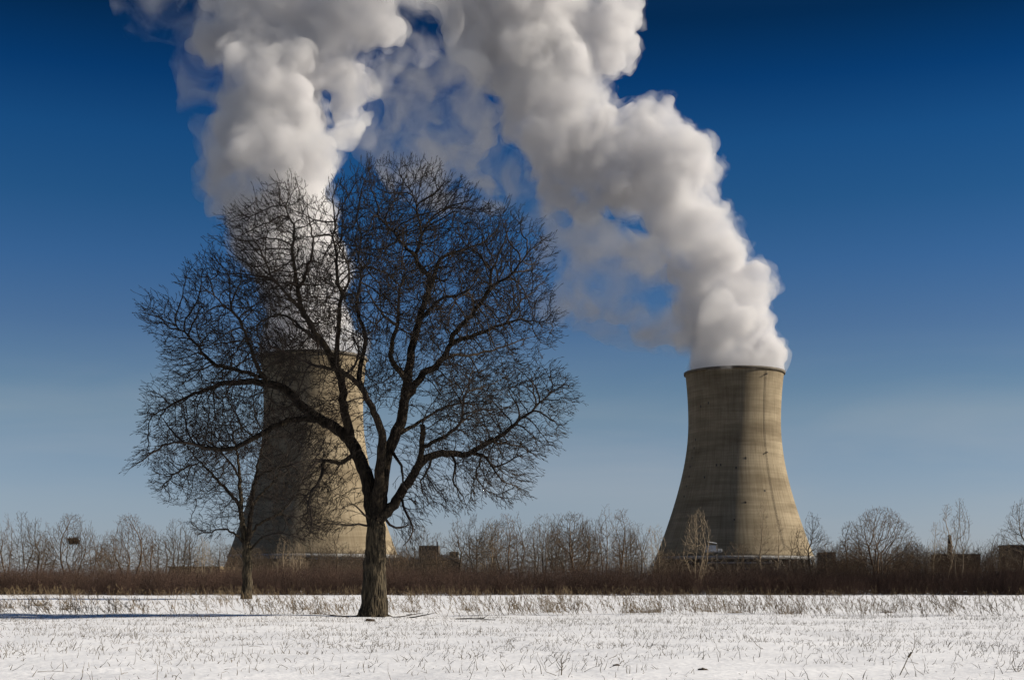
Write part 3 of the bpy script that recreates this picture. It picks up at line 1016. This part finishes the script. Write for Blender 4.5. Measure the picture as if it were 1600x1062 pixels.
SMALL_LIMBS = [
    ([(385, 937.5), (385.5, 930), (386, 905), (387, 880), (386, 862), (385, 848)], 0, 9.5, 8),
    ([(385, 850), (381, 832), (378, 812), (376, 793), (375, 765), (374, 740), (371, 710), (366, 684), (360, 660)], .5, 6, .8),
    ([(387, 850), (390, 825), (392, 800), (395, 775), (399, 748), (404, 722), (410, 698), (420, 672)], -1.5, 5.5, .8),
    ([(377, 800), (373, 786), (362, 774), (351, 763), (341, 752), (332, 741), (322, 731), (313, 722), (300, 708), (288, 690)], 2, 3.4, .7),
    ([(313, 722), (295, 728), (278, 738), (262, 750), (248, 764)], -2, 2.2, .6),
    ([(375, 745), (362, 725), (345, 705), (325, 690), (308, 672)], -3, 2.4, .6),
    ([(385, 856), (376, 840), (366, 831), (352, 827), (339, 825), (329, 832), (320, 833), (311, 827), (302, 820)], -2, 2.6, .8),
    ([(388, 846), (396, 828), (411, 814), (433, 805), (450, 790), (464, 770), (476, 746)], 2, 3, .7),
    ([(433, 805), (455, 806), (475, 812), (498, 822)], 3, 2, .6),
    ([(389, 862), (400, 848), (411, 838), (428, 834), (446, 832), (462, 838)], -2.5, 2.4, .8),
    ([(393, 790), (412, 768), (430, 748), (444, 722), (452, 700)], 3, 2.8, .7),
    ([(399, 748), (418, 735), (440, 730), (462, 724), (484, 712)], -3.5, 2.4, .6),
]
SMALL_OUT = [(232, 760), (238, 725), (258, 690), (300, 655), (342, 636), (380, 630), (425, 636), (470, 660), (505, 690), (522, 735), (508, 780), (520, 820), (500, 842),
             (462, 852), (420, 846), (396, 838), (372, 836), (340, 838), (306, 836), (292, 812), (320, 800), (300, 790), (262, 790)]


def build_trees():
    build_tree('bare_tree', 'large bare black tree with a thick furrowed trunk and broken snag, nearest the camera', 62.4, BIG_LIMBS, BIG_OUT, 38000, 7.5, 11,
               .20, 3.0, .27, .0098, .07, hollow=[(590, 700, 70, .75), (640, 640, 45, .5), (660, 760, 60, .5), (540, 760, 50, .7), (480, 590, 40, .3)])
    build_tree('bare_tree', 'smaller bare tree with a slim straight trunk, standing left of the large tree', 115.0, SMALL_LIMBS, SMALL_OUT, 14000, 5.5, 5,
               .24, 3.6, .33, .0125, .075, hollow=[(385, 830, 30, .8)], ridge_sides=12, twL=.5, twp=.8)


# ------------------------------------------------------------------ trees beyond the hedge
def sapling(seed, H, W, stems, natt, clear=.22, vase=.55, fan=.3, up=.22, tip=.010):
    """a bare tree grown into a crown W wide: nodes, parents, radii"""
    r = np.random.default_rng(seed)
    P, par = [], []
    for s_ in range(stems):
        a = 6.283 * (s_ + r.uniform(-.3, .3)) / stems
        t = fan * r.uniform(.35, 1) if stems > 1 else .03
        p = np.array([math.cos(a) * .18, math.sin(a) * .18, -.1]) * (1 if stems > 1 else .0)
        d = np.array([math.cos(a) * t, math.sin(a) * t, 1.0])
        n = int(H * r.uniform(.38, .62) / .3)
        P.append(p); par.append(-1)
        for k in range(n):
            d = nrm(d + r.normal(0, .06, 3) + np.array([0, 0, .04]))
            p = p + d * .3
            P.append(p); par.append(len(P) - 2)
    f = clear + (1 - clear) * r.random(natt * 2) ** .85
    g = (f - clear) / (1 - clear)
    rad = W / 2 * np.sin(np.pi * np.clip(g, .02, 1) ** vase * .93 + .07) ** .7
    a = r.uniform(0, 6.283, natt * 2); q = np.sqrt(r.uniform(.02, 1, natt * 2))
    A = np.stack([np.cos(a) * rad * q, np.sin(a) * rad * q, f * H], -1)
    cl = np.array([noise.noise(Vector(x * .75) + Vector((seed * 3.1, 0, 0))) for x in A])
    A = A[cl > -.12][:natt]
    P, par = colonize(np.array(P), np.array(par), A, .24, 2.6, .30, 90, r, .16, up)
    rad = pipe_radii(P, par, tip, 2.25, np.zeros(len(P)))
    n0 = len(P)
    P, par = add_twigs(P, par, rad, r, .7, .42, tip * 3, 1, np.array([0, 0, .35 * H]), .3)
    rad = np.concatenate([rad, np.full(len(P) - n0, tip * .8)])
    rad = np.where(rad > .022, (.022 + (rad - .022) * 1.15), rad)
    return P, par, rad


def tree_kind(seed, H, W, stems, natt, mat, **kw):
    P, par, rad = sapling(seed, H, W, stems, natt, **kw)
    thr = .045
    V, F = tubes(P, par, rad, rad > thr, 5)
    t = np_mesh('trunk', V, F); t.materials.append(M[mat])
    V, F = tubes(P, par, rad, rad <= thr, 3)
    c = np_mesh('crown', V, F); c.materials.append(M[mat])
    return t, c, P[:, 2].max(), (P, par, rad)


KINDS = {
    # name: seed, height, width, stems, crown points, bark, extra
    'slim': (1, 9.0, 3.2, 3, 1100, 'brown_bark', dict(fan=.14)),
    'fork': (2, 8.6, 4.6, 2, 1500, 'grey_bark', dict(fan=.26)),
    'bushy': (3, 8.4, 5.2, 5, 1800, 'grey_bark', dict(fan=.34)),
    'pale': (4, 8.2, 3.6, 7, 1300, 'pale_bark', dict(fan=.24, clear=.15)),
    'round': (5, 10.0, 10.4, 9, 5200, 'brown_bark', dict(fan=.62, clear=.14, vase=.62, up=.10)),
    'tall': (6, 11.0, 3.4, 2, 1000, 'pale_bark', dict(fan=.12, clear=.28)),
    'thin': (7, 8.0, 2.8, 1, 700, 'brown_bark', dict()),
    'wide': (8, 8.8, 7.2, 6, 2800, 'brown_bark', dict(fan=.48, up=.14)),
    'slim_b': (9, 9.2, 3.8, 4, 1300, 'grey_bark', dict(fan=.2)),
    'fork_b': (10, 8.8, 4.4, 3, 1500, 'brown_bark', dict(fan=.24)),
    'pole': (11, 9.4, 2.2, 1, 600, 'pale_bark', dict(clear=.25)),
    'low': (12, 6.0, 5.4, 6, 1500, 'grey_bark', dict(fan=.55, up=.1)),
}
# where each stands: (photo column, row of its top, distance, kind, label)
BACK_TREES = [
    (8, 800, 178, 'slim', 'slender bare tree cut by the left edge of the photo'),
    (34, 797, 174, 'slim_b', 'tallest bare tree near the left edge, left of the nest tree'),
    (58, 806, 182, 'fork', 'forked grey bare tree close on the left of the nest tree'),
    (76, 812, 190, 'thin', 'thin single-stemmed bare tree just left of the nest tree'),
    (113, 799, 172, 'wide', 'broad bare tree that carries the dark nest'),
    (146, 812, 180, 'slim', 'slender bare tree just right of the nest tree'),
    (164, 826, 186, 'thin', 'short thin bare tree between the nest tree and the broad spreading one'),
    (200, 800, 170, 'wide', 'broad spreading many-stemmed bare tree midway between nest tree and shed'),
    (232, 818, 184, 'fork_b', 'forked brown bare tree right beside the broad spreading one'),
    (252, 826, 176, 'low', 'low bare bush-like tree left of the tan shed'),
    (277, 808, 180, 'bushy', 'bushy grey bare tree directly above the tan shed'),
    (301, 812, 188, 'slim_b', 'slender grey bare tree behind the right end of the tan shed'),
    (318, 836, 168, 'pale', 'pale short sapling cluster before the tan shed'),
    (345, 832, 178, 'fork', 'forked grey bare tree between the tan shed and the smaller trunk'),
    (366, 842, 186, 'thin', 'thin bare tree at the left side of the smaller trunk'),
    (412, 846, 176, 'low', 'low bare tree at the right side of the smaller trunk'),
    (444, 834, 170, 'pale', 'pale sapling cluster in front of the half-hidden tower'),
    (466, 842, 168, 'pale', 'second pale sapling cluster in front of the half-hidden tower, nearer the large trunk'),
    (494, 838, 182, 'low', 'low grey bare tree before the dark plant building, left of the large trunk'),
    (527, 822, 175, 'fork', 'dark forked bare tree silhouetted on the sunlit half of the half-hidden tower'),
    (558, 846, 182, 'thin', 'thin bare tree close on the left of the large trunk'),
    (612, 826, 178, 'slim', 'slender bare tree close on the right of the large trunk'),
    (633, 838, 186, 'thin', 'thin bare tree next to the pale lamp pole'),
    (655, 815, 174, 'bushy', 'bushy bare tree in front of the rooftop blocks'),
    (684, 830, 184, 'fork_b', 'forked bare tree before the rightmost rooftop block'),
    (716, 806, 176, 'fork', 'forked grey bare tree at the right end of the dark plant building'),
    (741, 800, 172, 'slim_b', 'slender grey bare tree, first of the dense row right of the plant building'),
    (764, 806, 182, 'pale', 'pale many-stemmed tree, second of the dense row right of the plant building'),
    (790, 800, 174, 'fork_b', 'forked brown tree, third of the dense row right of the plant building'),
    (814, 798, 186, 'slim', 'slender brown tree, fourth of the dense row right of the plant building'),
    (848, 801, 170, 'bushy', 'bushy grey tree with twiggy top in the middle of the dense row'),
    (872, 800, 184, 'slim_b', 'slender grey tree just right of the bushy twiggy-topped one'),
    (894, 797, 176, 'wide', 'broad brown tree, widest of the dense row between the towers'),
    (918, 806, 188, 'fork', 'forked grey tree between the broad brown one and the tallest of the row'),
    (945, 786, 172, 'slim', 'tallest tree of the dense row between the towers'),
    (972, 793, 180, 'fork_b', 'forked brown tree just right of the tallest of the dense row'),
    (998, 815, 174, 'slim_b', 'shorter grey tree near the right end of the dense row'),
    (1022, 818, 184, 'pale', 'pale sapling cluster touching the left foot of the clear-standing tower'),
    (1048, 852, 170, 'low', 'low bare tree at the left foot of the clear-standing tower'),
    (1090, 792, 168, 'pale', 'tall pale sapling cluster in front of the shaded side of the clear-standing tower'),
    (1155, 842, 172, 'low', 'low bare tree in front of the middle of the clear-standing tower'),
    (1192, 782, 176, 'pole', 'tall single pale sapling in front of the sunlit side of the clear-standing tower'),
    (1217, 806, 178, 'pole', 'pale sapling just right of the tall single one before the sunlit tower side'),
    (1243, 818, 174, 'thin', 'thin brown bare tree before the right foot of the clear-standing tower'),
    (1268, 797, 170, 'fork', 'dark forked bare tree rising beside the right foot of the clear-standing tower'),
    (1291, 826, 178, 'slim', 'slender bare tree in front of the small dark block house'),
    (1328, 812, 176, 'fork_b', 'forked bare tree leaning on the left side of the round-crowned tree'),
    (1374, 789, 170, 'round', 'large round-crowned many-stemmed bare tree right of the towers'),
    (1420, 838, 180, 'low', 'low bare tree under the right side of the round crown'),
    (1440, 850, 176, 'low', 'low dark bare tree between the round-crowned tree and the pale saplings'),
    (1461, 814, 172, 'pole', 'leftmost and shortest of three tall pale saplings by the chimney'),
    (1480, 786, 174, 'pole', 'tall pale sapling growing right beside the brick chimney'),
    (1500, 777, 170, 'tall', 'tallest pale sapling, forked, just right of the brick chimney'),
    (1528, 848, 182, 'low', 'low dark bare tree behind the brown workshop roof end'),
    (1560, 830, 176, 'bushy', 'bushy dark bare tree left of the storehouse at the right edge'),
    (1596, 776, 168, 'fork', 'tall grey bare tree cut by the right edge of the photo'),
]


def build_back_trees():
    proto = {}
    r = random.Random(21)
    for (px, py, D, k, lab) in BACK_TREES:
        if k not in proto:
            sd, H, W_, st, na, mat, kw = KINDS[k]
            proto[k] = tree_kind(sd, H, W_, st, na, mat, **kw)
        t, c, top, _ = proto[k]
        x, y, z = at(px, py, D)
        s_ = (z + .1) / top
        o = empty('bare_tree', (x, D, -.1), lab, 'tree', 'bare trees beyond the hedge')
        o.scale = (s_ * r.uniform(.9, 1.05), s_ * r.uniform(.9, 1.05), s_)
        o.rotation_euler = (0, 0, r.uniform(0, 6.28))
        if k == 'round': o.scale = (s_ * 1.0, s_, s_)
        for nm, me in (('trunk', t), ('crown', c)):
            q = bpy.data.objects.new(nm, me)
            C.objects.link(q)
            q.parent = o
    # a second, farther belt of woods that reads as one soft mass
    rs = np.random.default_rng(77)
    Vs, Fs, nb = [], [], 0
    rows = np.array([(-300, 815), (0, 820), (150, 835), (200, 822), (260, 840), (340, 846), (450, 856), (600, 856), (690, 846), (740, 822), (800, 812), (860, 816), (930, 808), (985, 822), (1030, 842),
                     (1060, 868), (1250, 868), (1280, 845), (1340, 848), (1430, 846), (1470, 848), (1530, 850), (1570, 852), (1620, 845), (1900, 830)], float)
    names = ['slim', 'fork', 'bushy', 'thin', 'wide', 'slim_b', 'fork_b', 'low']
    for i in range(150):
        D = rs.uniform(205, 285)
        px = rs.uniform(-60, 1660)
        row = np.interp(px, rows[:, 0], rows[:, 1]) + rs.uniform(-5, 16)
        if 1068 < px < 1245 and rs.random() < .5: continue
        if px < 350 and rs.random() < .62: continue
        if 690 < px < 1040 and rs.random() < .35: continue
        _, _, top, (P, par, rad) = proto[names[rs.integers(len(names))]]
        x, y, z = at(px, row, D)
        a = rs.uniform(0, 6.28); sc = z / top
        w = sc * rs.uniform(1.0, 1.35)
        Q = np.stack([(P[:, 0] * math.cos(a) - P[:, 1] * math.sin(a)) * w + x, (P[:, 0] * math.sin(a) + P[:, 1] * math.cos(a)) * w + D, P[:, 2] * sc], -1)
        V, F = tubes(Q, par, np.maximum(rad * sc, .012), np.ones(len(Q), bool), 3)
        Vs.append(V); Fs.append(F + nb); nb += len(V)
    o = link_mesh('woods', np_mesh('woods', np.concatenate(Vs), np.concatenate(Fs)), M['grey_bark'], smooth=False)
    tag(o, 'soft far belt of bare grey brown woods behind the single trees', 'woods', kind='stuff')
    # the nest
    x, y, z = at(115, 844, 172.0)
    rs = np.random.default_rng(4)
    P, par = [], []
    for k in range(420):
        a = rs.uniform(0, 6.28); h = rs.uniform(-.28, .18); rr = (.36 - .2 * abs(h) * 2) * math.sqrt(rs.uniform(.25, 1))
        p = np.array([math.cos(a) * rr * 1.15, math.sin(a) * rr, h])
        d = nrm(np.array([-math.sin(a), math.cos(a), rs.normal(0, .35)]) + rs.normal(0, .35, 3)) * (rs.uniform(.2, .45) if k % 6 else rs.uniform(.6, .95))
        P += [p - d, p + d]; par += [-1, len(P) - 2]
    V, F = tubes(np.array(P), np.array(par), np.full(len(P), .022), np.ones(len(P), bool), 3)
    o = link_mesh('bird_nest', np_mesh('bird_nest', V, F), M['clod'])
    o.location = (x, y, z)
    tag(o, 'dark stick nest lodged high in a broad bare tree on the left', 'nest')


def stick_field(r, B, H, lean, n_seg, rad, curve=.18, forks=0):
    """many bent sticks from base points B, heights H, lean vectors -> P, par, rad"""
    n = len(B)
    d = nrm(np.stack([lean[:, 0], lean[:, 1], np.ones(n)], -1))
    P = [B]; par = [np.full(n, -1)]; R_ = [rad]
    prev = np.arange(n); base = n; p = B
    for k in range(n_seg):
        d = nrm(d + r.normal(0, curve, (n, 3)))
        p = p + d * (H / n_seg)[:, None]
        P.append(p); par.append(prev); R_.append(rad * (1 - .75 * (k + 1) / n_seg))
        prev = base + np.arange(n); base += n
        for f in range(forks if k < n_seg - 1 and k >= 0 else 0):
            dd = nrm(d + r.normal(0, .55, (n, 3)) + np.array([0, 0, .25]))
            q = p + dd * (H / n_seg * r.uniform(.5, 1.0, n))[:, None]
            P.append(q); par.append(prev); R_.append(rad * .5)
            base += n
    return np.concatenate(P), np.concatenate(par), np.concatenate(R_)


def thicket(name, D0, D1, x_half, n, top_rows, mat, r, rad, forks, seg, cluster=9, lowest=.45):
    """a belt of twiggy shrubs; top_rows: [(photo column, row)] outline of its upper edge"""
    m = n // cluster
    cx = r.uniform(-x_half, x_half, m); cy = r.uniform(D0, D1, m)
    cy = cy + (cy < D0 + 6) * np.array([3.5 * noise.noise(Vector((q * .11, D0, 0))) + 2 * noise.noise(Vector((q * .5, D0, 3))) for q in cx])
    X = np.repeat(cx, cluster) + r.normal(0, .35, m * cluster); Y = np.repeat(cy, cluster) + r.normal(0, .35, m * cluster)
    px = X / Y * FPX + 800
    tr = np.array(top_rows, float)
    row = np.interp(px, tr[:, 0], tr[:, 1])
    top = CAM_H + (HZ - row) / FPX * Y
    vary = np.repeat(.80 + .2 * r.random(m) + .22 * (r.random(m) < .12), cluster)
    H = top * vary * (lowest + (1 - lowest) * r.random(len(X)) ** .45)
    lean = r.normal(0, .26, (len(X), 2))
    P, par, R_ = stick_field(r, np.stack([X, Y, np.full(len(X), -.05)], -1), H, lean, seg, np.full(len(X), rad), .13, forks)
    V, F = tubes(P, par, R_, np.ones(len(P), bool), 3)
    o = link_mesh(name, np_mesh(name, V, F), M[mat], smooth=False)
    return o


def build_hedge():
    r = np.random.default_rng(31)
    rows = [(-400, 880), (0, 888), (40, 884), (80, 890), (130, 886), (170, 892), (240, 890), (330, 893), (400, 890), (450, 884), (520, 888), (600, 890), (700, 892), (800, 893),
            (880, 890), (940, 888), (1000, 892), (1100, 894), (1180, 890), (1260, 893), (1350, 895), (1420, 890), (1500, 894), (1600, 888), (2000, 885)]
    o = thicket('hedge', 146, 161, 78, 24000, [(x, y - 9) for x, y in rows], 'hedge', r, .015, 2, 4)
    tag(o, 'dense reddish brown leafless hedge thicket along the far edge of the snow', 'hedge', kind='stuff')
    rows2 = [(-400, 884), (0, 890), (60, 892), (110, 876), (135, 884), (170, 892), (215, 882), (260, 878), (330, 884), (400, 884), (460, 868), (520, 872), (600, 876), (660, 878), (720, 874), (780, 872),
             (840, 868), (900, 872), (960, 868), (1010, 874), (1060, 868), (1100, 874), (1160, 872), (1230, 866), (1300, 858), (1350, 862), (1400, 852), (1450, 850), (1520, 852), (1580, 862), (1640, 858), (2000, 860)]
    o = thicket('undergrowth', 166, 190, 92, 17000, [(x, y - 7) for x, y in rows2], 'brush', r, .014, 2, 5, lowest=.35)
    tag(o, 'loose tan brush standing between the hedge and the bare trees', 'undergrowth', kind='stuff')


def build_weeds():
    r = np.random.default_rng(41)
    # tall dry weeds in the fallow strip; denser along its near edge and in drifts
    n = 2800
    X = r.uniform(-62, 62, n * 3); Y = 63.5 + 70 * r.random(n * 3) ** 2.6
    dn = np.array([noise.noise(Vector((x * .16, y * .10, 3.3))) + .5 * noise.noise(Vector((x * .9, y * .5, 9.3))) for x, y in zip(X, Y)])
    k = (dn + r.normal(0, .16, n * 3) > .08) & (np.abs(X) < Y * .40 + 14)
    k &= ~((np.abs(X + 6.05) < .9) & (np.abs(Y - 62.4) < 1.5))
    X, Y = X[k][:n], Y[k][:n]
    n = len(X)
    H = r.uniform(.45, 1.15, n) * np.where(r.random(n) < .25, 1.2, .9)
    lean = np.stack([r.normal(-.40, .38, n), r.normal(0, .3, n)], -1)
    P, par, R_ = stick_field(r, np.stack([X, Y, ground_z(X, Y) - .03], -1), H, lean, 4, r.uniform(.006, .011, n), .15, 2)
    # dry grass along the foot of the hedge
    m2 = 1300
    X2 = r.uniform(-64, 64, m2); Y2 = 138 + 9 * r.random(m2) ** .6
    k2 = np.array([noise.noise(Vector((x * .13, y * .2, 5.5))) for x, y in zip(X2, Y2)]) + .004 * np.abs(X2 - 64) > .26
    X2, Y2 = X2[k2], Y2[k2]
    P2, par2, R2 = stick_field(r, np.stack([X2, Y2, np.full(len(X2), -.05)], -1), r.uniform(.5, 1.3, len(X2)), r.normal(-.1, .3, (len(X2), 2)), 3, np.full(len(X2), .013), .15, 2)
    par = np.concatenate([par, np.where(par2 >= 0, par2 + len(P), -1)]); P = np.concatenate([P, P2]); R_ = np.concatenate([R_, R2])
    # seed heads: tiny stubs on the upper forks
    tip = np.ones(len(P), bool); tip[par[par >= 0]] = False
    t = np.where(tip & (r.random(len(P)) < .5))[0]
    q = P[t] + r.normal(0, .028, (len(t), 3)) + np.array([0, 0, .03])
    b = len(P)
    P = np.concatenate([P, q]); par = np.concatenate([par, t]); R_ = np.concatenate([R_, np.full(len(t), .014)])
    R_[t] = .012
    V, F = tubes(P, par, R_, np.ones(len(P), bool), 3)
    # straw tufts
    tx, ty = [], []
    for (px, py) in ((478, 953), (497, 960), (730, 953), (984, 957), (1012, 957), (1026, 956), (1108, 955), (1150, 958), (1224, 958), (1245, 957), (14, 950), (104, 952), (60, 946), (1385, 956), (640, 956), (860, 956)):
        D = (CAM_H) * FPX / (py - HZ)
        for _ in range(70):
            tx.append((px - 800) / FPX * D + r.normal(0, .22)); ty.append(D + r.normal(0, .2))
    tx = np.array(tx); ty = np.array(ty)
    P, par, R_ = stick_field(r, np.stack([tx, ty, ground_z(tx, ty) - .02], -1), r.uniform(.2, .55, len(tx)), r.normal(-.1, .75, (len(tx), 2)), 3, np.full(len(tx), .008), .3)
    V2, F2 = tubes(P, par, R_, np.ones(len(P), bool), 3)
    o = link_mesh('dry_weeds', np_mesh('dry_weeds', np.concatenate([V, V2]), np.concatenate([F, F2 + len(V)])), M['straw'], smooth=False)
    tag(o, 'dry brown weeds and straw tufts leaning in the snow before the hedge', 'weeds', kind='stuff')
    # stubble of the harvested field
    n = 62000
    Y = 19 + 45 * r.random(n) ** .85
    X = r.uniform(-1, 1, n) * (Y * .44 + 9)
    dn = np.array([noise.noise(Vector((x * .35, y * .55, 1.3))) for x, y in zip(X, Y)])
    row = np.abs(((Y + .15 * np.sin(X * .5)) / .76) % 1 - .5)
    k = (dn + r.normal(0, .16, n) > -.02) & (row < .33) & (r.random(n) < np.clip((Y - 20) / 14, .22, 1))
    X, Y = X[k], Y[k]
    n = len(X)
    H = r.gamma(3.4, .030, n) + .03
    lean = np.stack([r.normal(.1, .6, n), r.normal(0, .4, n)], -1)
    P, par, R_ = stick_field(r, np.stack([X, Y, ground_z(X, Y) - .02], -1), H, lean, 2, r.uniform(.005, .0105, n), .35)
    V, F = tubes(P, par, R_, np.ones(len(P), bool), 3)
    # a few longer fallen straws
    n = 190
    Y = 20 + 42 * r.random(n); X = r.uniform(-1, 1, n) * Y * .44
    P, par, R_ = stick_field(r, np.stack([X, Y, ground_z(X, Y) + .01], -1), r.uniform(.25, .6, n), r.normal(0, 1.6, (n, 2)), 3, np.full(n, .006), .25)
    V2, F2 = tubes(P, par, R_, np.ones(len(P), bool), 3)
    o = link_mesh('stubble', np_mesh('stubble', np.concatenate([V, V2]), np.concatenate([F, F2 + len(V)])), M['stubble'], smooth=False)
    tag(o, 'short crop stubble poking through the snow of the field', 'stubble', kind='stuff')
    # single plants in the foreground
    def plant(label, px, py, pts, mat, side, seed, name='dry_weed'):
        rr = np.random.default_rng(seed)
        D = CAM_H * FPX / (py - HZ)
        P, par, R_ = [], [], []
        for (line, r0) in pts:
            for i, (dx, dy) in enumerate(line):
                P.append(np.array([dx / FPX * D, rr.normal(0, .01), dy / FPX * D])); par.append(-1 if i == 0 else len(P) - 2)
                R_.append(r0 * (1 - .55 * i / len(line)))
        P = np.array(P); par = np.array(par); R_ = np.array(R_)
        for _ in range(side):
            i = rr.integers(1, len(P)); dv = rr.normal(0, .05, 3) + np.array([0, 0, .03])
            P = np.concatenate([P, [P[i] + dv, P[i] + dv * 1.5 + rr.normal(0, .02, 3)]])
            par = np.concatenate([par, [i, len(P) - 2]]); R_ = np.concatenate([R_, [.004, .005]])
        V, F = tubes(P, par, R_, np.ones(len(P), bool), 4)
        o = link_mesh(name, np_mesh(name, V, F), M[mat])
        x = (px - 800) / FPX * D
        o.location = (x, D, float(ground_z(x, D)) - .02)
        tag(o, label, 'dry weed', 'single dry weeds in the foreground')
    plant('tall single dry stalk with a dark seed knot leaning right in the foreground snow', 1405, 1050,
          [([(0, 0), (8, 16), (15, 32), (19, 36), (24, 46)], .009), ([(14, 30), (17, 34), (19, 38)], .022)], 'stubble', 6, 1)
    plant('small branching seedling standing in the foreground snow below the dense tree row', 877, 1056,
          [([(0, 0), (1, 14), (0, 26), (3, 34)], .010), ([(1, 12), (-6, 22), (-9, 30)], .006), ([(0, 18), (7, 24), (9, 33)], .006), ([(1, 9), (-4, 12), (-8, 20)], .005)], 'stubble', 8, 2)
    plant('small crooked dry weed at the lower right edge of the snow', 1590, 1047,
          [([(0, 0), (-6, 6), (-9, 14)], .008), ([(0, 0), (6, 7), (10, 16)], .007), ([(0, 2), (1, 10), (5, 18)], .006)], 'stubble', 9, 3)
    plant('upright thin dry weed in the snow left of the smaller trunk', 378, 1022,
          [([(0, 0), (1, 12), (0, 24), (1, 32)], .006)], 'stubble', 4, 4)
    # clods and fallen branches
    def clod(label, px, py, w, h, seed):
        D = CAM_H * FPX / (py - HZ)
        bm = bmesh.new(); bmesh.ops.create_icosphere(bm, subdivisions=3, radius=1)
        for v in bm.verts:
            f = 1 + .45 * noise.noise(v.co * 1.7 + Vector((seed, 0, 0))) + .25 * noise.noise(v.co * 4.1 + Vector((0, seed, 0)))
            v.co = Vector((v.co.x * w, v.co.y * w * .7, v.co.z * h)) * f
        o = bm_obj('soil_clod', bm, M['clod'], None, False)
        x = (px - 800) / FPX * D
        o.location = (x, D, float(ground_z(x, D)) + h * .15)
        tag(o, label, 'soil clod', 'dark clods on the snow')
    clod('dark soil clod on the foreground snow under the clear-standing tower', 1098, 1047, .085, .035, 1)
    clod('dark soil lump on the snow right at the foot of the large trunk', 578, 970, .20, .09, 2)
    clod('small dark soil clod in the foreground snow below the seedling row', 963, 1040, .07, .025, 3)

    def branch(label, px, py, L, ang, seed):
        rr = np.random.default_rng(seed)
        D = CAM_H * FPX / (py - HZ)
        P = [np.zeros(3)]; par = [-1]; R_ = [.03]
        d = np.array([math.cos(ang), math.sin(ang), .05])
        for k in range(6):
            d = nrm(d + rr.normal(0, .16, 3) * np.array([1, 1, .35]))
            P.append(P[-1] + d * L / 6); par.append(len(P) - 2); R_.append(.03 * (1 - k / 8))
            P[-1][2] = max(.0, P[-1][2])
        for i in (2, 3, 4):
            dv = nrm(d + rr.normal(0, .6, 3)) * L * .22; dv[2] = abs(dv[2]) * .5
            P.append(P[i] + dv); par.append(i); R_.append(.012)
        P = np.array(P)
        V, F = tubes(P, np.array(par), np.array(R_), np.ones(len(P), bool), 5)
        o = link_mesh('fallen_branch', np_mesh('fallen_branch', V, F), M['twig'])
        x = (px - 800) / FPX * D
        o.location = (x, D, float(ground_z(x, D)) + .015)
        tag(o, label, 'branch', 'fallen branches near the large tree')
    branch('fallen branch on the snow just right of the large trunk', 612, 963, 1.6, .2, 1)
    branch('fallen branch on the snow, second right of the large trunk', 640, 964, 1.2, -.4, 2)
    branch('longest fallen branch lying on the snow, farthest right of the large trunk', 712, 966, 1.9, -.1, 3)
    branch('fallen branch on the snow left of the large trunk', 545, 964, 1.1, 3.0, 4)


def build_bounce_damping():
    """dark ground sheet added behind the hedge to cut snow bounce onto the towers"""
    m = mottled('bounce_damping_brown', (0.09, 0.07, 0.045), (0.16, 0.125, 0.08), .05)  # added dark brown ground, keeps the shaded tower sides from being filled by snow
    V = [(-900, 300, .06), (900, 300, .06), (1400, 1400, .06), (-1400, 1400, .06)]
    o = link_mesh('bounce_damping_sheet', np_mesh('bounce_damping_sheet', V, [[0, 1, 2, 3]]), m, smooth=False)
    tag(o, kind='structure')


make_materials()
build_ground()
build_bounce_damping()
build_towers()
build_buildings()
build_steam()
build_trees()
build_back_trees()
build_hedge()
build_weeds()
